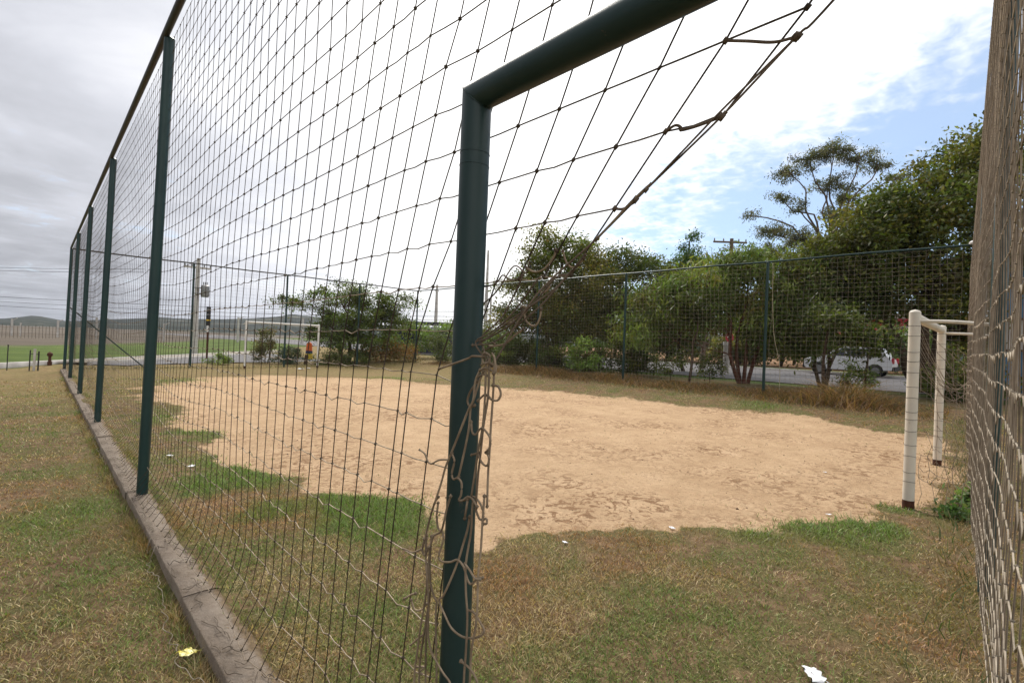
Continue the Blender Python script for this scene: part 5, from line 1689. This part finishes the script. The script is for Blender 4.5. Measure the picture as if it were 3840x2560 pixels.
ii = np.arange(len(V) - 1)[:, None] * npf + np.arange(npf)[None, :]
jj = np.arange(len(V) - 1)[:, None] * npf + (np.arange(npf)[None, :] + 1) % npf
mb.add(V.reshape(-1, 3), [np.stack([ii, ii + npf, jj + npf, jj], -1).reshape(-1, 4), np.arange(npf)[None, :], (np.arange(npf) + (len(V) - 1) * npf)[None, ::-1]])
body = part(mb, 'body', M_CARPAINT, car)
for sx in (-1, 1):
    for poly in ([(-1.70, 1.17), (-1.58, 1.55), (-0.95, 1.60), (-0.95, 1.15)], [(-0.87, 1.15), (-0.87, 1.60), (-0.02, 1.60), (-0.02, 1.14)], [(0.06, 1.14), (0.06, 1.60), (0.28, 1.58), (0.80, 1.15)]):
        mb = MB()
        pts = [(sx * ((0.885 - 0.12 * max(0, z - 1.05) / 0.65) + 0.004), a, z) for a, z in poly]
        pts2 = [(x * 0.97, a, z) for x, a, z in pts]
        mb.add(np.array(pts + pts2), [np.array([(0, 1, 2, 3), (7, 6, 5, 4), (0, 4, 5, 1), (1, 5, 6, 2), (2, 6, 7, 3), (3, 7, 4, 0)])])
        part(mb, 'window', M_GLASS, car)
    for yy in (-1.4, 1.4):
        mb = MB()
        mb.tube(cyl_pts((sx * 0.68, yy, 0.345), (sx * 0.90, yy, 0.345)), 0.345, 24, True)
        wh = part(mb, 'wheel', M_BLACK, car)
        mb = MB()
        mb.tube(cyl_pts((sx * 0.80, yy, 0.345), (sx * 0.912, yy, 0.345)), 0.215, 20, True)
        part(mb, 'rim', M_STEEL, wh)
    mb = MB()
    mb.box((sx * 0.80 - 0.07, -2.235, 0.80), (sx * 0.80 + 0.07, -2.12, 1.12))
    part(mb, 'tail_light', M_RED, car)
    mb = MB()
    mb.box((sx * 0.68 - 0.14, 2.08, 0.72), (sx * 0.68 + 0.14, 2.2, 0.88))
    part(mb, 'headlight', M_WHITE, car)
mb = MB()
mb.box((-0.86, -2.28, 0.40), (0.86, -2.14, 0.62))
part(mb, 'rear_bumper', M_BLACK, car)
mb = MB()
mb.box((-0.86, 2.1, 0.36), (0.86, 2.26, 0.60))
part(mb, 'front_bumper', M_BLACK, car)

# white and red shop beyond the road
sh = empty('shop', (56.0, 9.0, 0.33))
tag(sh, 'white shop building with red and white awnings across the road', 'shop')
mb = MB()
mb.box((0, -5.5, -0.2), (8, 5.5, 5.0))
part(mb, 'wall', M_PLASTER, sh)
mb = MB()
mb.box((-0.3, -5.8, 5.003), (8.3, 5.8, 5.25))
part(mb, 'roof', M_PLASTER, sh)
for k, y0 in enumerate((-4.9, -1.4, 2.1)):
    for j in range(7):
        mb = MB()
        a, b = y0 + j * 0.4, y0 + (j + 1) * 0.4 - 0.004
        mb.add(np.array([(-0.02, a, 3.9), (-0.02, b, 3.9), (-1.1, b, 3.2), (-1.1, a, 3.2), (-0.02, a, 3.86), (-0.02, b, 3.86), (-1.1, b, 3.0), (-1.1, a, 3.0)]), [np.array([(0, 1, 2, 3), (7, 6, 5, 4), (3, 2, 6, 7), (0, 3, 7, 4), (1, 5, 6, 2)])])
        part(mb, 'awning_stripe', M_RED if j % 2 == 0 else M_WHITE, sh)
    mb = MB()
    mb.box((-0.05, y0 + 0.2, 0.9), (-0.005, y0 + 2.5, 2.8))
    part(mb, 'window', M_GLASS, sh)
mb = MB()
mb.box((-0.06, -5.2, 4.1), (-0.004, 5.2, 4.75))
part(mb, 'fascia', M_RED, sh)

# low wall stub and bench-like slab seen under the trees
o = empty('concrete_slab', (24.5, 14.8, 0.33))
tag(o, 'small pale concrete slab on a plinth beside the road under the trees', 'slab')
o.rotation_euler = (0, 0, math.radians(-44))
mb = MB()
mb.box((-0.55, -0.2, 0.42), (0.55, 0.2, 0.54))
part(mb, 'slab', M_CONC_PALE, o)
mb = MB()
mb.box((-0.4, -0.12, -0.1), (0.4, 0.12, 0.42))
part(mb, 'plinth', M_BARK_PALE, o)

# blue shed past the end net
bs = empty('shed', (22.2, -3.75, 0.3))
tag(bs, 'blue corrugated shed with a pale band behind the end net', 'shed')
mb = MB()
mb.box((0.06, -3.0, 0.0), (4.4, 3.94, 4.6))
part(mb, 'frame_wall', M_DARKROOF, bs)
sheet = None
for k in range(17):
    y0 = -3.0 + k * 0.4
    for j, (z0, z1, mt) in enumerate(((0.0, 1.55, M_BLUE), (1.62, 2.55, M_PLASTER), (2.62, 4.5, M_BLUE))):
        mb = MB()
        n = 9
        yv = np.linspace(y0, y0 + 0.394, n)
        xv = 0.02 + 0.022 * np.sin(np.arange(n) * math.pi / 2)
        v = np.vstack([np.c_[xv, yv, np.full(n, z0)], np.c_[xv, yv, np.full(n, z1)]])
        mb.add(v, [np.array([(a, n + a, n + a + 1, a + 1) for a in range(n - 1)])])
        mb.build('sheet', mt, bs)
for z0 in (1.55, 2.55, 4.5):
    mb = MB()
    mb.box((-0.06, -3.0, z0), (0.05, 3.9, z0 + 0.068))
    part(mb, 'batten', M_BARK_PALE, bs)
mb = MB()
mb.add(np.array([(-0.35, -3.2, 4.62), (4.8, -3.2, 5.2), (4.8, 4.15, 5.2), (-0.35, 4.15, 4.62), (-0.35, -3.2, 4.68), (4.8, -3.2, 5.26), (4.8, 4.15, 5.26), (-0.35, 4.15, 4.68)]), [np.array([(0, 3, 2, 1), (4, 5, 6, 7), (0, 1, 5, 4), (1, 2, 6, 5), (2, 3, 7, 6), (3, 0, 4, 7)])])
part(mb, 'roof', M_STEEL, bs)

# ---- litter


def crumple(name, label, loc, size, mat, seed, cat='litter'):
    rg = np.random.default_rng(seed)
    n = 7
    g = np.linspace(-1, 1, n)
    A, B = np.meshgrid(g, g, indexing='ij')
    z = (fbm(A * 1.6 + 5, B * 1.6 + 5, seed, 3) - 0.3) * 1.1 + 0.5 * np.abs(A) * rg.uniform(0.2, 0.8)
    jx = A * (1 + 0.25 * rg.normal(0, 1, A.shape) * 0.5) + 0.3 * B * rg.normal()
    jy = B * 0.65 + 0.15 * rg.normal(0, 1, A.shape)
    v = np.stack([jx, jy, z * 0.55 + 0.05], -1).reshape(-1, 3) * size
    ii = np.arange(n - 1)[:, None] * n + np.arange(n - 1)[None, :]
    mbq = MB()
    mbq.add(v, [np.stack([ii, ii + 1, ii + n + 1, ii + n], -1).reshape(-1, 4)])
    o = mbq.build(name, mat)
    o.location = loc
    o.rotation_euler = (0, 0, rg.uniform(0, 6.28))
    tag(o, label, cat)
    md = o.modifiers.new('thick', 'SOLIDIFY')
    md.thickness = 0.001
    return o


M_WRAP = simple('yellow_wrapper', (0.62, 0.52, 0.03), (0.70, 0.66, 0.30), 18.0, 0.4, 0, 0.5)
M_PAPER = simple('white_litter', (0.78, 0.78, 0.80), (0.66, 0.66, 0.68), 20.0, 0.6)
crumple('wrapper', 'crumpled yellow wrapper on the lawn against the concrete strip', (0.57, 2.72, -0.06), 0.042, M_WRAP, 5)
crumple('paper_scrap', 'white crumpled paper scrap on the turf inside the gate', (2.585, 0.575, 0.03), 0.05, M_PAPER, 6)
for k, (xx, yy, s, lab) in enumerate([
        (1.18, 6.9, 0.035, 'white scrap of litter in the grass two steps behind the first green post'),
        (1.25, 6.2, 0.03, 'white scrap of litter in the grass just behind the first green post'),
        (2.9, 2.3, 0.02, 'tiny white scrap on the turf edge beside the gate post'),
        (3.9, 1.95, 0.025, 'white scrap lying at the edge of the sand before the green turf'),
        (8.2, 21.3, 0.12, 'larger pale litter heap in the grass before the far goal mouth'),
        (8.6, 21.5, 0.10, 'smaller pale litter heap beside the larger one at the far goal'),
        (5.45, 1.15, 0.02, 'pale scrap caught in the lush green tuft near the goal'),
        (7.3, 1.6, 0.02, 'tiny white scrap on the sand behind the near goal post'),
        (-1.3, 9.5, 0.04, 'tiny white scrap alone on the outer lawn')]):
    crumple('paper_scrap', lab, (xx, yy, float(H(xx, yy)) + 0.012), s, M_PAPER, 30 + k)

# ------------------------------------------------------------------ the air
mb = MB()
mb.box((-2590, -2590, -3.0), (2590, 2590, 70.0))
m = Mat('haze')
pv = m.N('ShaderNodeVolumePrincipled')
pv.inputs['Color'].default_value = (0.80, 0.87, 1.0, 1)
pv.inputs['Density'].default_value = 0.00016
m.L(pv.outputs[0], m.out.inputs['Volume'])
hz = mb.build('haze', m.m)
tag(hz, 'thin pale haze over the fields and hills', 'haze', None, 'stuff')
